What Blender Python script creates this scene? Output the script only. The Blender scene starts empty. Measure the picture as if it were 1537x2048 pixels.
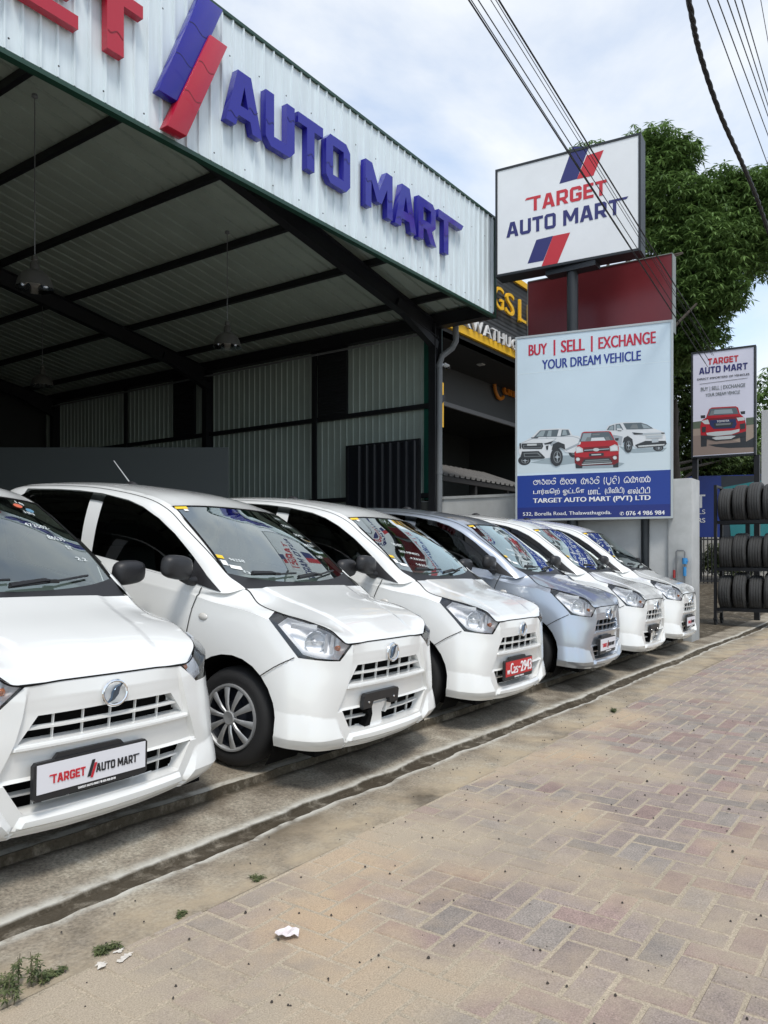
import bpy, bmesh, math, random
import numpy as np
from mathutils import Vector, Matrix
from mathutils.bvhtree import BVHTree
R = math.radians
rng = random.Random(7)
scn = bpy.context.scene
COL = scn.collection

# ---------------------------------------------------------------- camera, sky, sun, exposure
FPX, CAMH, YHOR = 1560.0, 1.17, 1112.0
YAW = math.atan(1108 / FPX)                      # angle between the row of cars and the view axis
CF = Vector((math.cos(YAW), math.sin(YAW), 0)); CR = Vector((math.sin(YAW), -math.cos(YAW), 0)); CUP = Vector((0, 0, 1))
CPOS = Vector((0, 0, CAMH))
cd = bpy.data.cameras.new('camera'); cam = bpy.data.objects.new('camera', cd); COL.objects.link(cam)
cd.sensor_fit = 'VERTICAL'; cd.sensor_height = 24; cd.sensor_width = 18; cd.lens = FPX / 2048 * 24
cd.shift_y = (YHOR - 1024) / 2048
cd.clip_end = 3000; cd.clip_start = 0.05
cam.location = CPOS; cam.rotation_euler = (R(90), 0, YAW - R(90))
scn.camera = cam
scn.view_settings.view_transform = 'Standard'; scn.view_settings.look = 'None'
scn.view_settings.exposure = 0.68; scn.view_settings.gamma = 1.0
scn.render.film_transparent = False

SUN_EL, SUN_AZ = R(60), R(230)                   # azimuth of the sun, from +X towards +Y
w = bpy.data.worlds.new('World'); scn.world = w; w.use_nodes = True
nt = w.node_tree; N = nt.nodes; L = nt.links
for n in list(N): N.remove(n)
out = N.new('ShaderNodeOutputWorld'); bg = N.new('ShaderNodeBackground')
sky = N.new('ShaderNodeTexSky'); sky.sky_type = 'NISHITA'; sky.sun_disc = False
sky.sun_elevation = SUN_EL; sky.sun_rotation = R(90) - SUN_AZ; sky.air_density = 1.0; sky.dust_density = 0.6; sky.ozone_density = 1.5
tc = N.new('ShaderNodeTexCoord'); mp = N.new('ShaderNodeMapping'); mp.inputs['Scale'].default_value = (1.0, 1.0, 2.2)
mp.inputs['Location'].default_value = (0.35, 0.1, 0.0)
nz = N.new('ShaderNodeTexNoise'); nz.inputs['Scale'].default_value = 2.3; nz.inputs['Detail'].default_value = 9; nz.inputs['Roughness'].default_value = 0.56; nz.inputs['Distortion'].default_value = 0.3
cr = N.new('ShaderNodeValToRGB'); cr.color_ramp.elements[0].position = 0.38; cr.color_ramp.elements[1].position = 0.62
mx = N.new('ShaderNodeMix'); mx.data_type = 'RGBA'
mul = N.new('ShaderNodeMix'); mul.data_type = 'RGBA'; mul.blend_type = 'MULTIPLY'; mul.inputs[0].default_value = 1.0
cr.color_ramp.elements[0].color = (0.30, 0.30, 0.30, 1); cr.color_ramp.elements[1].color = (1, 1, 1, 1)
# thin cloud in front of the blue: cloud brightness is in the sky texture's own units
mx.inputs[7].default_value = (5.95, 6.15, 6.35, 1)
L.new(tc.outputs['Generated'], mp.inputs['Vector']); L.new(mp.outputs[0], nz.inputs['Vector']); L.new(nz.outputs[0], cr.inputs[0])
mr = N.new('ShaderNodeMapRange'); L.new(cr.outputs[0], mr.inputs[0]); mr.inputs[3].default_value = 0.45; mr.inputs[4].default_value = 1.0
mr.inputs[1].default_value = 0.3
L.new(mr.outputs[0], mx.inputs[0]); mul.inputs[7].default_value = (1.35, 1.52, 1.56, 1); L.new(sky.outputs[0], mul.inputs[6]); L.new(mul.outputs[2], mx.inputs[6]); L.new(mx.outputs[2], bg.inputs[0])
bg.inputs[1].default_value = 0.105
L.new(bg.outputs[0], out.inputs[0])
sd = bpy.data.lights.new('sun', 'SUN'); sd.energy = 1.5; sd.angle = R(14); sd.color = (1.0, 0.95, 0.87)
so = bpy.data.objects.new('sun', sd); COL.objects.link(so)
sv = Vector((math.cos(SUN_EL) * math.cos(SUN_AZ), math.cos(SUN_EL) * math.sin(SUN_AZ), math.sin(SUN_EL)))
so.rotation_euler = sv.to_track_quat('Z', 'Y').to_euler(); so.location = (0, 0, 30)

# ---------------------------------------------------------------- helpers
def ray(px, py): return CF + CR * ((px - 768.5) / FPX) + CUP * ((YHOR - py) / FPX)
def ondepth(px, py, d): return CPOS + ray(px, py) * d
def onz(px, py, z): r = ray(px, py); return CPOS + r * ((z - CAMH) / r.z)
def ony(px, py, y): r = ray(px, py); return CPOS + r * (y / r.y)
def onx(px, py, x): r = ray(px, py); return CPOS + r * (x / r.x)

def link_nodes(m):
    m.use_nodes = True
    return m.node_tree.nodes, m.node_tree.links, m.node_tree.nodes['Principled BSDF']
MATS = {}
def mat(name, col, rough=0.5, metal=0.0, coat=0.0, spec=0.5, noise=0.0, nscale=8.0, bump=0.0, bscale=60.0, emit=0.0, nstretch=None):
    """plain procedural material: base colour with optional mottling and bump"""
    if name in MATS: return MATS[name]
    m = bpy.data.materials.new(name); n, l, b = link_nodes(m)
    b.inputs['Base Color'].default_value = (*col, 1); b.inputs['Roughness'].default_value = rough
    b.inputs['Metallic'].default_value = metal; b.inputs['Coat Weight'].default_value = coat
    b.inputs['Coat Roughness'].default_value = 0.04; b.inputs['Specular IOR Level'].default_value = spec
    if noise or bump:
        t = n.new('ShaderNodeTexCoord')
        src = t.outputs['Object']
        if nstretch:
            mpn = n.new('ShaderNodeMapping'); mpn.inputs['Scale'].default_value = nstretch; l.new(src, mpn.inputs[0]); src = mpn.outputs[0]
    if noise:
        x = n.new('ShaderNodeTexNoise'); x.inputs['Scale'].default_value = nscale; x.inputs['Detail'].default_value = 6; x.inputs['Roughness'].default_value = 0.62
        r = n.new('ShaderNodeValToRGB'); r.color_ramp.elements[0].position = 0.28; r.color_ramp.elements[1].position = 0.72
        r.color_ramp.elements[0].color = (*[c * (1 - noise) for c in col], 1); r.color_ramp.elements[1].color = (*[min(1, c * (1 + noise)) for c in col], 1)
        l.new(src, x.inputs['Vector']); l.new(x.outputs[0], r.inputs[0]); l.new(r.outputs[0], b.inputs['Base Color'])
        rr = n.new('ShaderNodeMapRange'); l.new(x.outputs[0], rr.inputs[0]); rr.inputs[3].default_value = max(0, rough - 0.12); rr.inputs[4].default_value = min(1, rough + 0.12)
        l.new(rr.outputs[0], b.inputs['Roughness'])
    if bump:
        x = n.new('ShaderNodeTexNoise'); x.inputs['Scale'].default_value = bscale; x.inputs['Detail'].default_value = 5
        bp = n.new('ShaderNodeBump'); bp.inputs['Strength'].default_value = bump; bp.inputs['Distance'].default_value = 0.01
        l.new(src, x.inputs['Vector']); l.new(x.outputs[0], bp.inputs['Height']); l.new(bp.outputs[0], b.inputs['Normal'])
    MATS[name] = m
    return m
def glassmat(name, tint, refl_tint=(1, 1, 1), rough=0.0, ior=1.5, boost=1.0):
    """a single sheet of glass: tinted transparency under a fresnel reflection"""
    if name in MATS: return MATS[name]
    m = bpy.data.materials.new(name); m.use_nodes = True; n, l = m.node_tree.nodes, m.node_tree.links
    for q in list(n): n.remove(q)
    o = n.new('ShaderNodeOutputMaterial'); ms = n.new('ShaderNodeMixShader'); tr = n.new('ShaderNodeBsdfTransparent'); gl = n.new('ShaderNodeBsdfGlossy')
    tr.inputs[0].default_value = (*tint, 1); gl.inputs[0].default_value = (*refl_tint, 1); gl.inputs['Roughness'].default_value = rough
    fr = n.new('ShaderNodeFresnel'); fr.inputs[0].default_value = ior
    mm = n.new('ShaderNodeMath'); mm.operation = 'MULTIPLY'; mm.use_clamp = True; mm.inputs[1].default_value = boost
    l.new(fr.outputs[0], mm.inputs[0]); l.new(mm.outputs[0], ms.inputs[0]); l.new(tr.outputs[0], ms.inputs[1]); l.new(gl.outputs[0], ms.inputs[2]); l.new(ms.outputs[0], o.inputs[0])
    MATS[name] = m
    return m

class MB:
    """collects shapes into one mesh"""
    def __init__(s): s.v = []; s.f = []; s.m = []; s.cur = 0
    def add(s, vs, fs, mi=None):
        o = len(s.v); s.v += [tuple(p) for p in vs]
        for f in fs: s.f.append([o + i for i in f]); s.m.append(s.cur if mi is None else mi)
    def box(s, c, size, rot=None, mi=None):
        x, y, z = [q / 2 for q in size]
        P = [Vector(p) for p in ((-x, -y, -z), (x, -y, -z), (x, y, -z), (-x, y, -z), (-x, -y, z), (x, -y, z), (x, y, z), (-x, y, z))]
        if rot is not None: P = [rot @ p for p in P]
        s.add([p + Vector(c) for p in P], [(3, 2, 1, 0), (4, 5, 6, 7), (0, 1, 5, 4), (1, 2, 6, 5), (2, 3, 7, 6), (3, 0, 4, 7)], mi)
    def box2(s, a, b, mi=None):
        s.box([(p + q) / 2 for p, q in zip(a, b)], [abs(q - p) for p, q in zip(a, b)], None, mi)
    def bar(s, a, b, w_, h_, up=(0, 0, 1), mi=None):
        a, b = Vector(a), Vector(b); d = (b - a); ln = d.length; d = d / ln
        u = Vector(up); sd_ = d.cross(u)
        if sd_.length < 1e-5: sd_ = d.cross(Vector((1, 0, 0)))
        sd_.normalize(); u = sd_.cross(d)
        s.box((a + b) / 2, (ln, w_, h_), Matrix((d, sd_, u)).transposed(), mi)
    def tube(s, pts, r, n=8, cap=True, mi=None):
        pts = [Vector(p) for p in pts]; rs = r if isinstance(r, (list, tuple)) else [r] * len(pts)
        vs = []; fs = []; pu = None
        for i, p in enumerate(pts):
            d = (pts[min(i + 1, len(pts) - 1)] - pts[max(i - 1, 0)]).normalized()
            if pu is None:
                pu = d.orthogonal().normalized()
            pu = (pu - d * pu.dot(d)).normalized(); q = d.cross(pu)
            for k in range(n):
                a = 2 * math.pi * k / n; vs.append(p + (pu * math.cos(a) + q * math.sin(a)) * rs[i])
        for i in range(len(pts) - 1):
            for k in range(n): fs.append((i * n + k, i * n + (k + 1) % n, (i + 1) * n + (k + 1) % n, (i + 1) * n + k))
        if cap: fs.append(tuple(range(n))[::-1]); fs.append(tuple(range((len(pts) - 1) * n, len(pts) * n)))
        s.add(vs, fs, mi)
    def lathe(s, prof, o, axis='y', n=32, mi=None):
        """profile (r, h) turned about an axis through o"""
        vs = []; fs = []
        for r_, h in prof:
            for k in range(n):
                a = 2 * math.pi * k / n; c, q = r_ * math.cos(a), r_ * math.sin(a)
                vs.append({'y': (c, h, q), 'z': (c, q, h), 'x': (h, c, q)}[axis])
        for i in range(len(prof) - 1):
            for k in range(n): fs.append((i * n + k, i * n + (k + 1) % n, (i + 1) * n + (k + 1) % n, (i + 1) * n + k))
        s.add([Vector(p) + Vector(o) for p in vs], fs, mi)
    def grid(s, G, mi=None, flip=False):
        h, w_ = len(G), len(G[0]); vs = [p for row in G for p in row]; fs = []
        for i in range(h - 1):
            for j in range(w_ - 1):
                q = (i * w_ + j, i * w_ + j + 1, (i + 1) * w_ + j + 1, (i + 1) * w_ + j)
                fs.append(q[::-1] if flip else q)
        s.add(vs, fs, mi)
    def prism(s, poly, fn, t0, t1, mi=None):
        """polygon (2D) between two offsets; fn(x, y, t) -> point"""
        n = len(poly); vs = [fn(x, y, t0) for x, y in poly] + [fn(x, y, t1) for x, y in poly]
        s.add(vs, [tuple(range(n))[::-1], tuple(range(n, 2 * n))] + [(i, (i + 1) % n, n + (i + 1) % n, n + i) for i in range(n)], mi)

def setprops(o, label=None, cat=None, group=None, kind=None):
    if label: o['label'] = label
    if cat: o['category'] = cat
    if group: o['group'] = group
    if kind: o['kind'] = kind
    return o
def root_off(p):
    off = Vector((0, 0, 0))
    while p is not None: off = off + p.location; p = p.parent
    return off
def mesh_obj(name, vs, fs, mats, parent=None, local=False, smooth=None, mi=None, fixn=True):
    me = bpy.data.meshes.new(name)
    if parent is not None and not local:
        off = root_off(parent); vs = [Vector(p) - off for p in vs]
    me.from_pydata([tuple(p) for p in vs], [], [list(f) for f in fs])
    mats = mats if isinstance(mats, (list, tuple)) else [mats]
    for m_ in mats: me.materials.append(m_)
    if mi is not None and len(mats) > 1: me.polygons.foreach_set('material_index', mi)
    me.validate(); me.update()
    if fixn:
        bm = bmesh.new(); bm.from_mesh(me); bmesh.ops.recalc_face_normals(bm, faces=bm.faces); bm.to_mesh(me); bm.free()
    if smooth is not None:
        me.polygons.foreach_set('use_smooth', [True] * len(me.polygons)); me.set_sharp_from_angle(angle=R(smooth))
    o = bpy.data.objects.new(name, me); COL.objects.link(o)
    if parent is not None: o.parent = parent
    return o
def build(mb, name, mats, parent=None, local=False, smooth=None, fixn=True):
    return mesh_obj(name, mb.v, mb.f, mats, parent, local, smooth, mb.m, fixn)
def thing(name, loc, label, cat, group=None, rot=None):
    o = bpy.data.objects.new(name, None); COL.objects.link(o); o.location = loc; o.empty_display_size = 0.2
    if rot is not None: o.rotation_euler = rot
    return setprops(o, label, cat, group)
def bevel(o, wd=0.01, seg=2, ang=40):
    bm = bmesh.new(); bm.from_mesh(o.data)
    es = [e for e in bm.edges if len(e.link_faces) == 2 and e.calc_face_angle(0) > R(ang)]
    bmesh.ops.bevel(bm, geom=es, offset=wd, segments=seg, affect='EDGES', profile=0.5, clamp_overlap=True)
    bm.to_mesh(o.data); bm.free()
    o.data.polygons.foreach_set('use_smooth', [True] * len(o.data.polygons)); o.data.set_sharp_from_angle(angle=R(35))
    return o

# lettering -------------------------------------------------------
def curve_mesh(cu):
    o = bpy.data.objects.new('tmp', cu); COL.objects.link(o)
    bpy.context.view_layer.update()
    me = bpy.data.meshes.new_from_object(o.evaluated_get(bpy.context.evaluated_depsgraph_get()))
    vs = [v.co.copy() for v in me.vertices]; fs = [list(p.vertices) for p in me.polygons]
    bpy.data.objects.remove(o); bpy.data.curves.remove(cu); bpy.data.meshes.remove(me)
    return vs, fs
def text_mesh(body, bold=0.0, ext=0.0, bev=0.0):
    cu = bpy.data.curves.new('txt', 'FONT'); cu.body = body; cu.size = 1.0; cu.extrude = ext; cu.bevel_depth = bev; cu.resolution_u = 4
    return curve_mesh(cu)
GLY = {
 'A': (0.92, [[(0,0),(.25,0),(.31,.2),(.61,.2),(.67,0),(.92,0),(.63,1),(.29,1)], [(.365,.39),(.555,.39),(.46,.76)]]),
 'U': (0.82, [[(0,1),(0,.14),(.14,0),(.68,0),(.82,.14),(.82,1),(.59,1),(.59,.21),(.23,.21),(.23,1)]]),
 'T': (0.78, [[(.275,0),(.505,0),(.505,.8),(.78,.8),(.78,1),(0,1),(0,.8),(.275,.8)]]),
 'O': (0.82, [[(.14,0),(.68,0),(.82,.14),(.82,.86),(.68,1),(.14,1),(0,.86),(0,.14)], [(.23,.2),(.23,.8),(.59,.8),(.59,.2)]]),
 'M': (1.06, [[(0,0),(0,1),(.25,1),(.53,.5),(.81,1),(1.06,1),(1.06,0),(.84,0),(.84,.62),(.62,.22),(.44,.22),(.22,.62),(.22,0)]]),
 'R': (0.84, [[(0,0),(.23,0),(.23,.29),(.37,.29),(.57,0),(.84,0),(.63,.31),(.81,.45),(.81,.86),(.67,1),(0,1)], [(.23,.49),(.58,.49),(.58,.8),(.23,.8)]]),
 'G': (0.82, [[(.82,.70),(.82,.86),(.68,1),(.14,1),(0,.86),(0,.14),(.14,0),(.68,0),(.82,.14),(.82,.56),(.43,.56),(.43,.37),(.59,.37),(.59,.2),(.23,.2),(.23,.8),(.59,.8),(.59,.70)]]),
 'E': (0.70, [[(0,0),(.70,0),(.70,.2),(.23,.2),(.23,.4),(.62,.4),(.62,.6),(.23,.6),(.23,.8),(.70,.8),(.70,1),(0,1)]]),
 '<': (1.15, [[(.645,0),(.875,0),(.875,.8),(1.15,.8),(1.15,1),(.12,1),(0,.85),(.645,.85)]]),      # T with its bar drawn out to the left
 '>': (1.30, [[(.275,0),(.505,0),(.505,.85),(1.18,.85),(1.30,1),(0,1),(0,.8),(.275,.8)]]),      # T with its bar drawn out to the right
}
def glyph_mesh(ch, ext=0.0, bev=0.0):
    cu = bpy.data.curves.new('gly', 'CURVE'); cu.dimensions = '2D'; cu.fill_mode = 'BOTH'; cu.extrude = ext; cu.bevel_depth = bev
    for k, pl in enumerate(GLY[ch][1]):
        sp = cu.splines.new('POLY'); sp.points.add(len(pl) - 1)
        for q, (x, y) in enumerate(pl): sp.points[q].co = (x, y, 0, 1)
        sp.use_cyclic_u = True
    return curve_mesh(cu)
def logo_layout(s, gap=0.11, space=0.42):
    x = 0; res = []
    for ch in s:
        if ch == ' ': x += space; continue
        res.append((ch, x)); x += GLY[ch][0] + gap
    return res, x - gap
class Plane:
    """a flat face: origin, direction to the reader's right, up, and outwards"""
    def __init__(s, O, Rt, Up, Nn): s.O, s.R, s.U, s.N = Vector(O), Vector(Rt).normalized(), Vector(Up).normalized(), Vector(Nn).normalized()
    def at(s, x, y, t=0.0): return s.O + s.R * x + s.U * y + s.N * t
    def hit(s, px, py):
        d = ray(px, py); t = (s.O - CPOS).dot(s.N) / d.dot(s.N); p = CPOS + d * t - s.O
        return (p.dot(s.R), p.dot(s.U))
def fit_text(mb, pl, body, x0, y0, x1, y1, t=0.004, bold=0.0, mi=None, yref=None, thick=0.003, slant=0.0):
    """text stretched into the box x0..x1, y0..y1 of a plane"""
    vs, fs = text_mesh(body, 0, 0.5)
    if bold:                                     # heavier strokes: the same letters again, a little to the side
        n0 = len(vs); v0, f0 = list(vs), list(fs); vs = []; fs = []
        for k, dx in enumerate((-bold, -bold * .3, bold * .3, bold)):
            vs += [Vector((v.x + dx, v.y, v.z + .12 * k)) for v in v0]; fs += [[i + n0 * k for i in f] for f in f0]
    ax = [v.x for v in vs]; ay = [v.y for v in vs]
    bx0, bx1, by0, by1 = min(ax), max(ax), min(ay), max(ay)
    if yref: by0, by1 = yref
    sx, sy = (x1 - x0) / (bx1 - bx0), (y1 - y0) / (by1 - by0)
    mb.add([pl.at(x0 + (v.x - bx0) * sx + slant * (v.y - by0) * sy, y0 + (v.y - by0) * sy, t + (v.z) * thick) for v in vs], fs, mi)
def fit_logo(mb, pl, s, x0, y0, x1, y1, t=0.004, thick=0.003, mi=None, bev=0.0, gap=0.11):
    lay, wd = logo_layout(s, gap)
    sx, sy = (x1 - x0) / wd, (y1 - y0)
    for ch, x in lay:
        vs, fs = glyph_mesh(ch, 0.5)
        mb.add([pl.at(x0 + (v.x + x) * sx, y0 + v.y * sy, t + v.z * thick) for v in vs], fs, mi)

# ---------------------------------------------------------------- materials
M = {}
M['white'] = mat('white_car_paint', (0.765, 0.77, 0.755), 0.24, 0, 1.0)
M['silver'] = mat('silver_blue_car_paint', (0.46, 0.50, 0.56), 0.30, 0.75, 1.0)
M['blackpl'] = mat('black_plastic', (0.014, 0.014, 0.016), 0.48, bump=0.05, bscale=400)
M['blackgl'] = mat('gloss_black', (0.008, 0.008, 0.009), 0.12)
M['dark'] = mat('dark_void', (0.006, 0.006, 0.006), 0.9, spec=0.1)
M['gap'] = mat('panel_gap', (0.01, 0.01, 0.01), 0.8, spec=0.1)
M['chrome'] = mat('chrome', (0.86, 0.87, 0.88), 0.07, 1.0)
M['reflector'] = mat('lamp_reflector', (0.94, 0.95, 0.96), 0.28, 0.30)
M['hub'] = mat('hubcap_silver', (0.50, 0.51, 0.52), 0.36, 0.55, 0.3)
M['steel'] = mat('steel_wheel', (0.02, 0.024, 0.035), 0.45, 0.2)
M['rubber'] = mat('tyre_rubber', (0.014, 0.014, 0.015), 0.72, bump=0.15, bscale=120)
M['bluechrome'] = mat('blue_chrome', (0.16, 0.22, 0.30), 0.10, 1.0)
M['bowl'] = mat('lamp_bowl_silver', (0.74, 0.77, 0.80), 0.5, 0.7)
M['amber'] = mat('amber_lens', (0.55, 0.14, 0.02), 0.15, 0, 0.5)
M['clear'] = glassmat('clear_lens', (0.99, 0.99, 1.0), boost=1.3)
M['glass'] = glassmat('windscreen_glass', (0.72, 0.84, 0.81), boost=3.3, refl_tint=(.93, 1, .985))
M['tint'] = glassmat('tinted_glass', (0.10, 0.11, 0.11), boost=0.8)
M['interior'] = mat('interior_grey', (0.20, 0.205, 0.20), 0.8)
M['headliner'] = mat('headliner', (0.30, 0.34, 0.33), 0.9)
M['yellow'] = mat('yellow_sticker', (0.85, 0.55, 0.02), 0.5)
M['paper'] = mat('white_sticker', (0.80, 0.80, 0.79), 0.6)
M['ink'] = mat('white_paint_marker', (0.70, 0.74, 0.74), 0.6)
M['redprint'] = mat('red_print', (0.52, 0.016, 0.03), 0.45)
M['blueprint'] = mat('navy_print', (0.02, 0.022, 0.11), 0.45)
M['blackprint'] = mat('black_print', (0.012, 0.012, 0.016), 0.5)
M['whiteprint'] = mat('white_print', (0.80, 0.80, 0.81), 0.5)
M['platewhite'] = mat('plate_white', (0.72, 0.72, 0.76), 0.35)
M['platered'] = mat('plate_red', (0.50, 0.006, 0.012), 0.35)
# ---------------------------------------------------------------- the small hatchback (built once, then copied)
# car space: x forward from the front axle, y to the car's left, z up from the tyre contact
def catmull(P, t):
    n = len(P); i = int(min(max(math.floor(t), 0), n - 2)); f = t - i
    p1, p2 = P[i], P[i + 1]
    p0 = P[i - 1] if i > 0 else 2 * p1 - p2
    p3 = P[i + 2] if i + 2 < n else 2 * p2 - p1
    return 0.5 * ((2 * p1) + (p2 - p0) * f + (2 * p0 - 5 * p1 + 4 * p2 - p3) * f * f + (3 * p1 - p0 - 3 * p2 + p3) * f ** 3)
def net_at(NET, u, v):
    """NET[col][row]; u along the columns, v along the rows"""
    return catmull([catmull(c, v) for c in NET], u)
def net_grid(NET, us, vs):
    rows = [[catmull(c, v) for v in vs] for c in NET]
    return [[catmull([rows[c][j] for c in range(len(NET))], u) for u in us] for j in range(len(vs))]
def arr(net): return [[np.array(p, float) for p in c] for c in net]
def span(*segs):
    out_ = []
    for a, b, n in segs: out_ += [a + (b - a) * k / n for k in range(n)]
    return out_ + [segs[-1][1]]

LOWER = arr([
 [(.585,0,.175),(.612,0,.225),(.602,0,.38),(.602,0,.52),(.595,0,.63),(.580,0,.70),(.552,0,.757)],
 [(.580,.22,.178),(.606,.22,.228),(.598,.22,.38),(.598,.22,.52),(.590,.22,.63),(.573,.22,.70),(.549,.22,.757)],
 [(.560,.44,.188),(.582,.44,.238),(.578,.45,.385),(.576,.45,.525),(.562,.445,.635),(.553,.44,.70),(.540,.43,.757)],
 [(.525,.605,.198),(.548,.615,.255),(.543,.62,.39),(.530,.605,.53),(.516,.585,.645),(.506,.577,.764),(.487,.515,.826)],
 [(.440,.690,.205),(.455,.700,.262),(.450,.706,.392),(.435,.695,.535),(.412,.675,.665),(.395,.659,.803),(.360,.570,.862)],
 [(.350,.722,.208),(.352,.733,.27),(.345,.736,.40),(.325,.731,.55),(.300,.715,.69),(.225,.692,.846),(.229,.618,.884)],
 [(.05,.722,.20),(.05,.735,.30),(.05,.738,.46),(.05,.736,.62),(.05,.728,.75),(.05,.713,.880),(.046,.600,.912)],
 [(-.30,.720,.20),(-.30,.728,.30),(-.30,.737,.46),(-.30,.737,.62),(-.28,.731,.77),(-.20,.716,.895),(-.077,.585,.982)],
 [(-.42,.718,.20),(-.42,.724,.30),(-.42,.737,.46),(-.42,.738,.62),(-.42,.732,.78),(-.42,.717,.922),(-.17,.690,.948)],
 [(-.62,.718,.20),(-.62,.724,.30),(-.62,.737,.46),(-.62,.738,.63),(-.62,.733,.79),(-.62,.718,.932),(-.45,.696,.982)],
 [(-1.0,.718,.20),(-1.0,.724,.30),(-1.0,.737,.46),(-1.0,.738,.64),(-1.0,.733,.81),(-1.0,.717,.955),(-.95,.692,1.020)],
 [(-1.5,.718,.20),(-1.5,.724,.30),(-1.5,.737,.46),(-1.5,.738,.65),(-1.5,.733,.83),(-1.5,.716,.985),(-1.45,.690,1.055)],
 [(-2.1,.718,.20),(-2.1,.726,.30),(-2.1,.738,.46),(-2.1,.738,.66),(-2.1,.732,.85),(-2.1,.712,1.02),(-2.0,.686,1.090)],
 [(-2.5,.705,.22),(-2.5,.716,.32),(-2.5,.728,.48),(-2.5,.728,.68),(-2.5,.718,.87),(-2.48,.695,1.04),(-2.45,.660,1.125)],
 [(-2.70,.60,.25),(-2.72,.62,.34),(-2.74,.64,.50),(-2.73,.64,.70),(-2.71,.63,.89),(-2.68,.61,1.06),(-2.64,.57,1.14)],
 [(-2.76,.30,.25),(-2.79,.30,.34),(-2.80,.30,.50),(-2.79,.30,.70),(-2.77,.30,.89),(-2.74,.30,1.06),(-2.70,.29,1.14)],
 [(-2.77,0,.25),(-2.80,0,.34),(-2.81,0,.50),(-2.80,0,.70),(-2.78,0,.89),(-2.75,0,1.06),(-2.71,0,1.14)],
])
for c_ in LOWER:                                # tighten the crease along the flank (rows 5..7 of 9)
    a_, b_, d_ = c_[4], c_[5], c_[6]; c_[5:6] = [b_ + (a_ - b_) * .10, b_, b_ + (d_ - b_) * .10]
CABIN = arr([   # belt -> rail
 [(-.077,.585,.982),(-.12,.592,1.005),(-.18,.598,1.03),(-.225,.60,1.050)],
 [(-.17,.690,.948),(-.25,.655,1.035),(-.33,.618,1.115),(-.39,.578,1.172)],
 [(-.45,.696,.982),(-.53,.660,1.10),(-.585,.615,1.235),(-.605,.545,1.300)],
 [(-.70,.692,1.003),(-.76,.657,1.17),(-.79,.602,1.335),(-.80,.512,1.405)],
 [(-.95,.692,1.020),(-.98,.652,1.22),(-1.02,.592,1.40),(-1.05,.500,1.462)],
 [(-1.45,.690,1.055),(-1.46,.648,1.26),(-1.47,.582,1.435),(-1.48,.495,1.492)],
 [(-2.0,.686,1.090),(-1.99,.640,1.28),(-1.97,.570,1.432),(-1.96,.485,1.482)],
 [(-2.45,.660,1.125),(-2.41,.610,1.29),(-2.37,.550,1.412),(-2.35,.465,1.455)],
 [(-2.64,.570,1.140),(-2.58,.535,1.28),(-2.53,.49,1.385),(-2.52,.42,1.415)],
 [(-2.70,.29,1.140),(-2.65,.28,1.28),(-2.60,.27,1.385),(-2.59,.25,1.425)],
 [(-2.71,0,1.140),(-2.66,0,1.28),(-2.61,0,1.385),(-2.60,0,1.430)],
])
HOOD = arr([    # column = station from nose to cowl, row = centre -> edge
 [(.552,0,.757),(.549,.22,.757),(.546,.33,.757),(.540,.43,.757)],
 [(.500,0,.797),(.497,.20,.796),(.493,.37,.803),(.487,.515,.826)],
 [(.380,0,.855),(.377,.22,.854),(.369,.42,.857),(.360,.570,.862)],
 [(.245,0,.898),(.243,.24,.897),(.236,.45,.893),(.229,.618,.884)],
 [(.060,0,.943),(.058,.24,.942),(.052,.45,.933),(.046,.600,.912)],
 [(-.085,0,.985),(-.086,.24,.984),(-.082,.44,.982),(-.077,.585,.982)],
])
SCREEN = arr([  # windscreen: column = base -> top, row = centre -> edge
 [(-.130,0,1.000),(-.140,.22,1.006),(-.170,.44,1.025),(-.225,.60,1.050)],
 [(-.315,0,1.148),(-.325,.21,1.150),(-.350,.415,1.158),(-.39,.578,1.172)],
 [(-.545,0,1.312),(-.552,.20,1.312),(-.572,.385,1.308),(-.605,.545,1.300)],
 [(-.745,0,1.430),(-.752,.18,1.428),(-.770,.36,1.420),(-.80,.512,1.405)],
])
ROOF = arr([
 [(-.745,0,1.430),(-.752,.18,1.428),(-.770,.36,1.420),(-.80,.512,1.405)],
 [(-1.02,0,1.500),(-1.02,.18,1.498),(-1.03,.36,1.484),(-1.05,.500,1.462)],
 [(-1.48,0,1.530),(-1.48,.18,1.529),(-1.48,.36,1.516),(-1.48,.495,1.492)],
 [(-1.96,0,1.520),(-1.96,.17,1.519),(-1.96,.35,1.506),(-1.96,.485,1.482)],
 [(-2.37,0,1.482),(-2.37,.16,1.481),(-2.36,.33,1.472),(-2.35,.465,1.455)],
 [(-2.60,0,1.430),(-2.60,.13,1.43),(-2.58,.27,1.425),(-2.52,.42,1.415)],
])
FRONT = np.array([(0, 1, 0), (0, 0, 1.0)])                      # front view (y, z)
SIDE = np.array([(1.0, 0, 0), (0, 0, 1)])                       # side view (x, z)
DIAG = np.array([(-.70710678, .70710678, 0), (0, 0, 1)])        # three-quarter view (u, z), u=(y-x)/sqrt2
def inpoly(p, poly):
    x, y = p; c = False; n = len(poly); j = n - 1
    for i in range(n):
        xi, yi = poly[i]; xj, yj = poly[j]
        if (yi > y) != (yj > y) and x < (xj - xi) * (y - yi) / (yj - yi) + xi: c = not c
        j = i
    return c
def sdist(p, poly):
    d = 1e9; n = len(poly); px, py = p
    for i in range(n):
        ax, ay = poly[i]; bx, by = poly[(i + 1) % n]; dx, dy = bx - ax, by - ay
        t = max(0, min(1, ((px - ax) * dx + (py - ay) * dy) / (dx * dx + dy * dy + 1e-12)))
        d = min(d, math.hypot(px - ax - t * dx, py - ay - t * dy))
    return d if inpoly(p, poly) else -d
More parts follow.
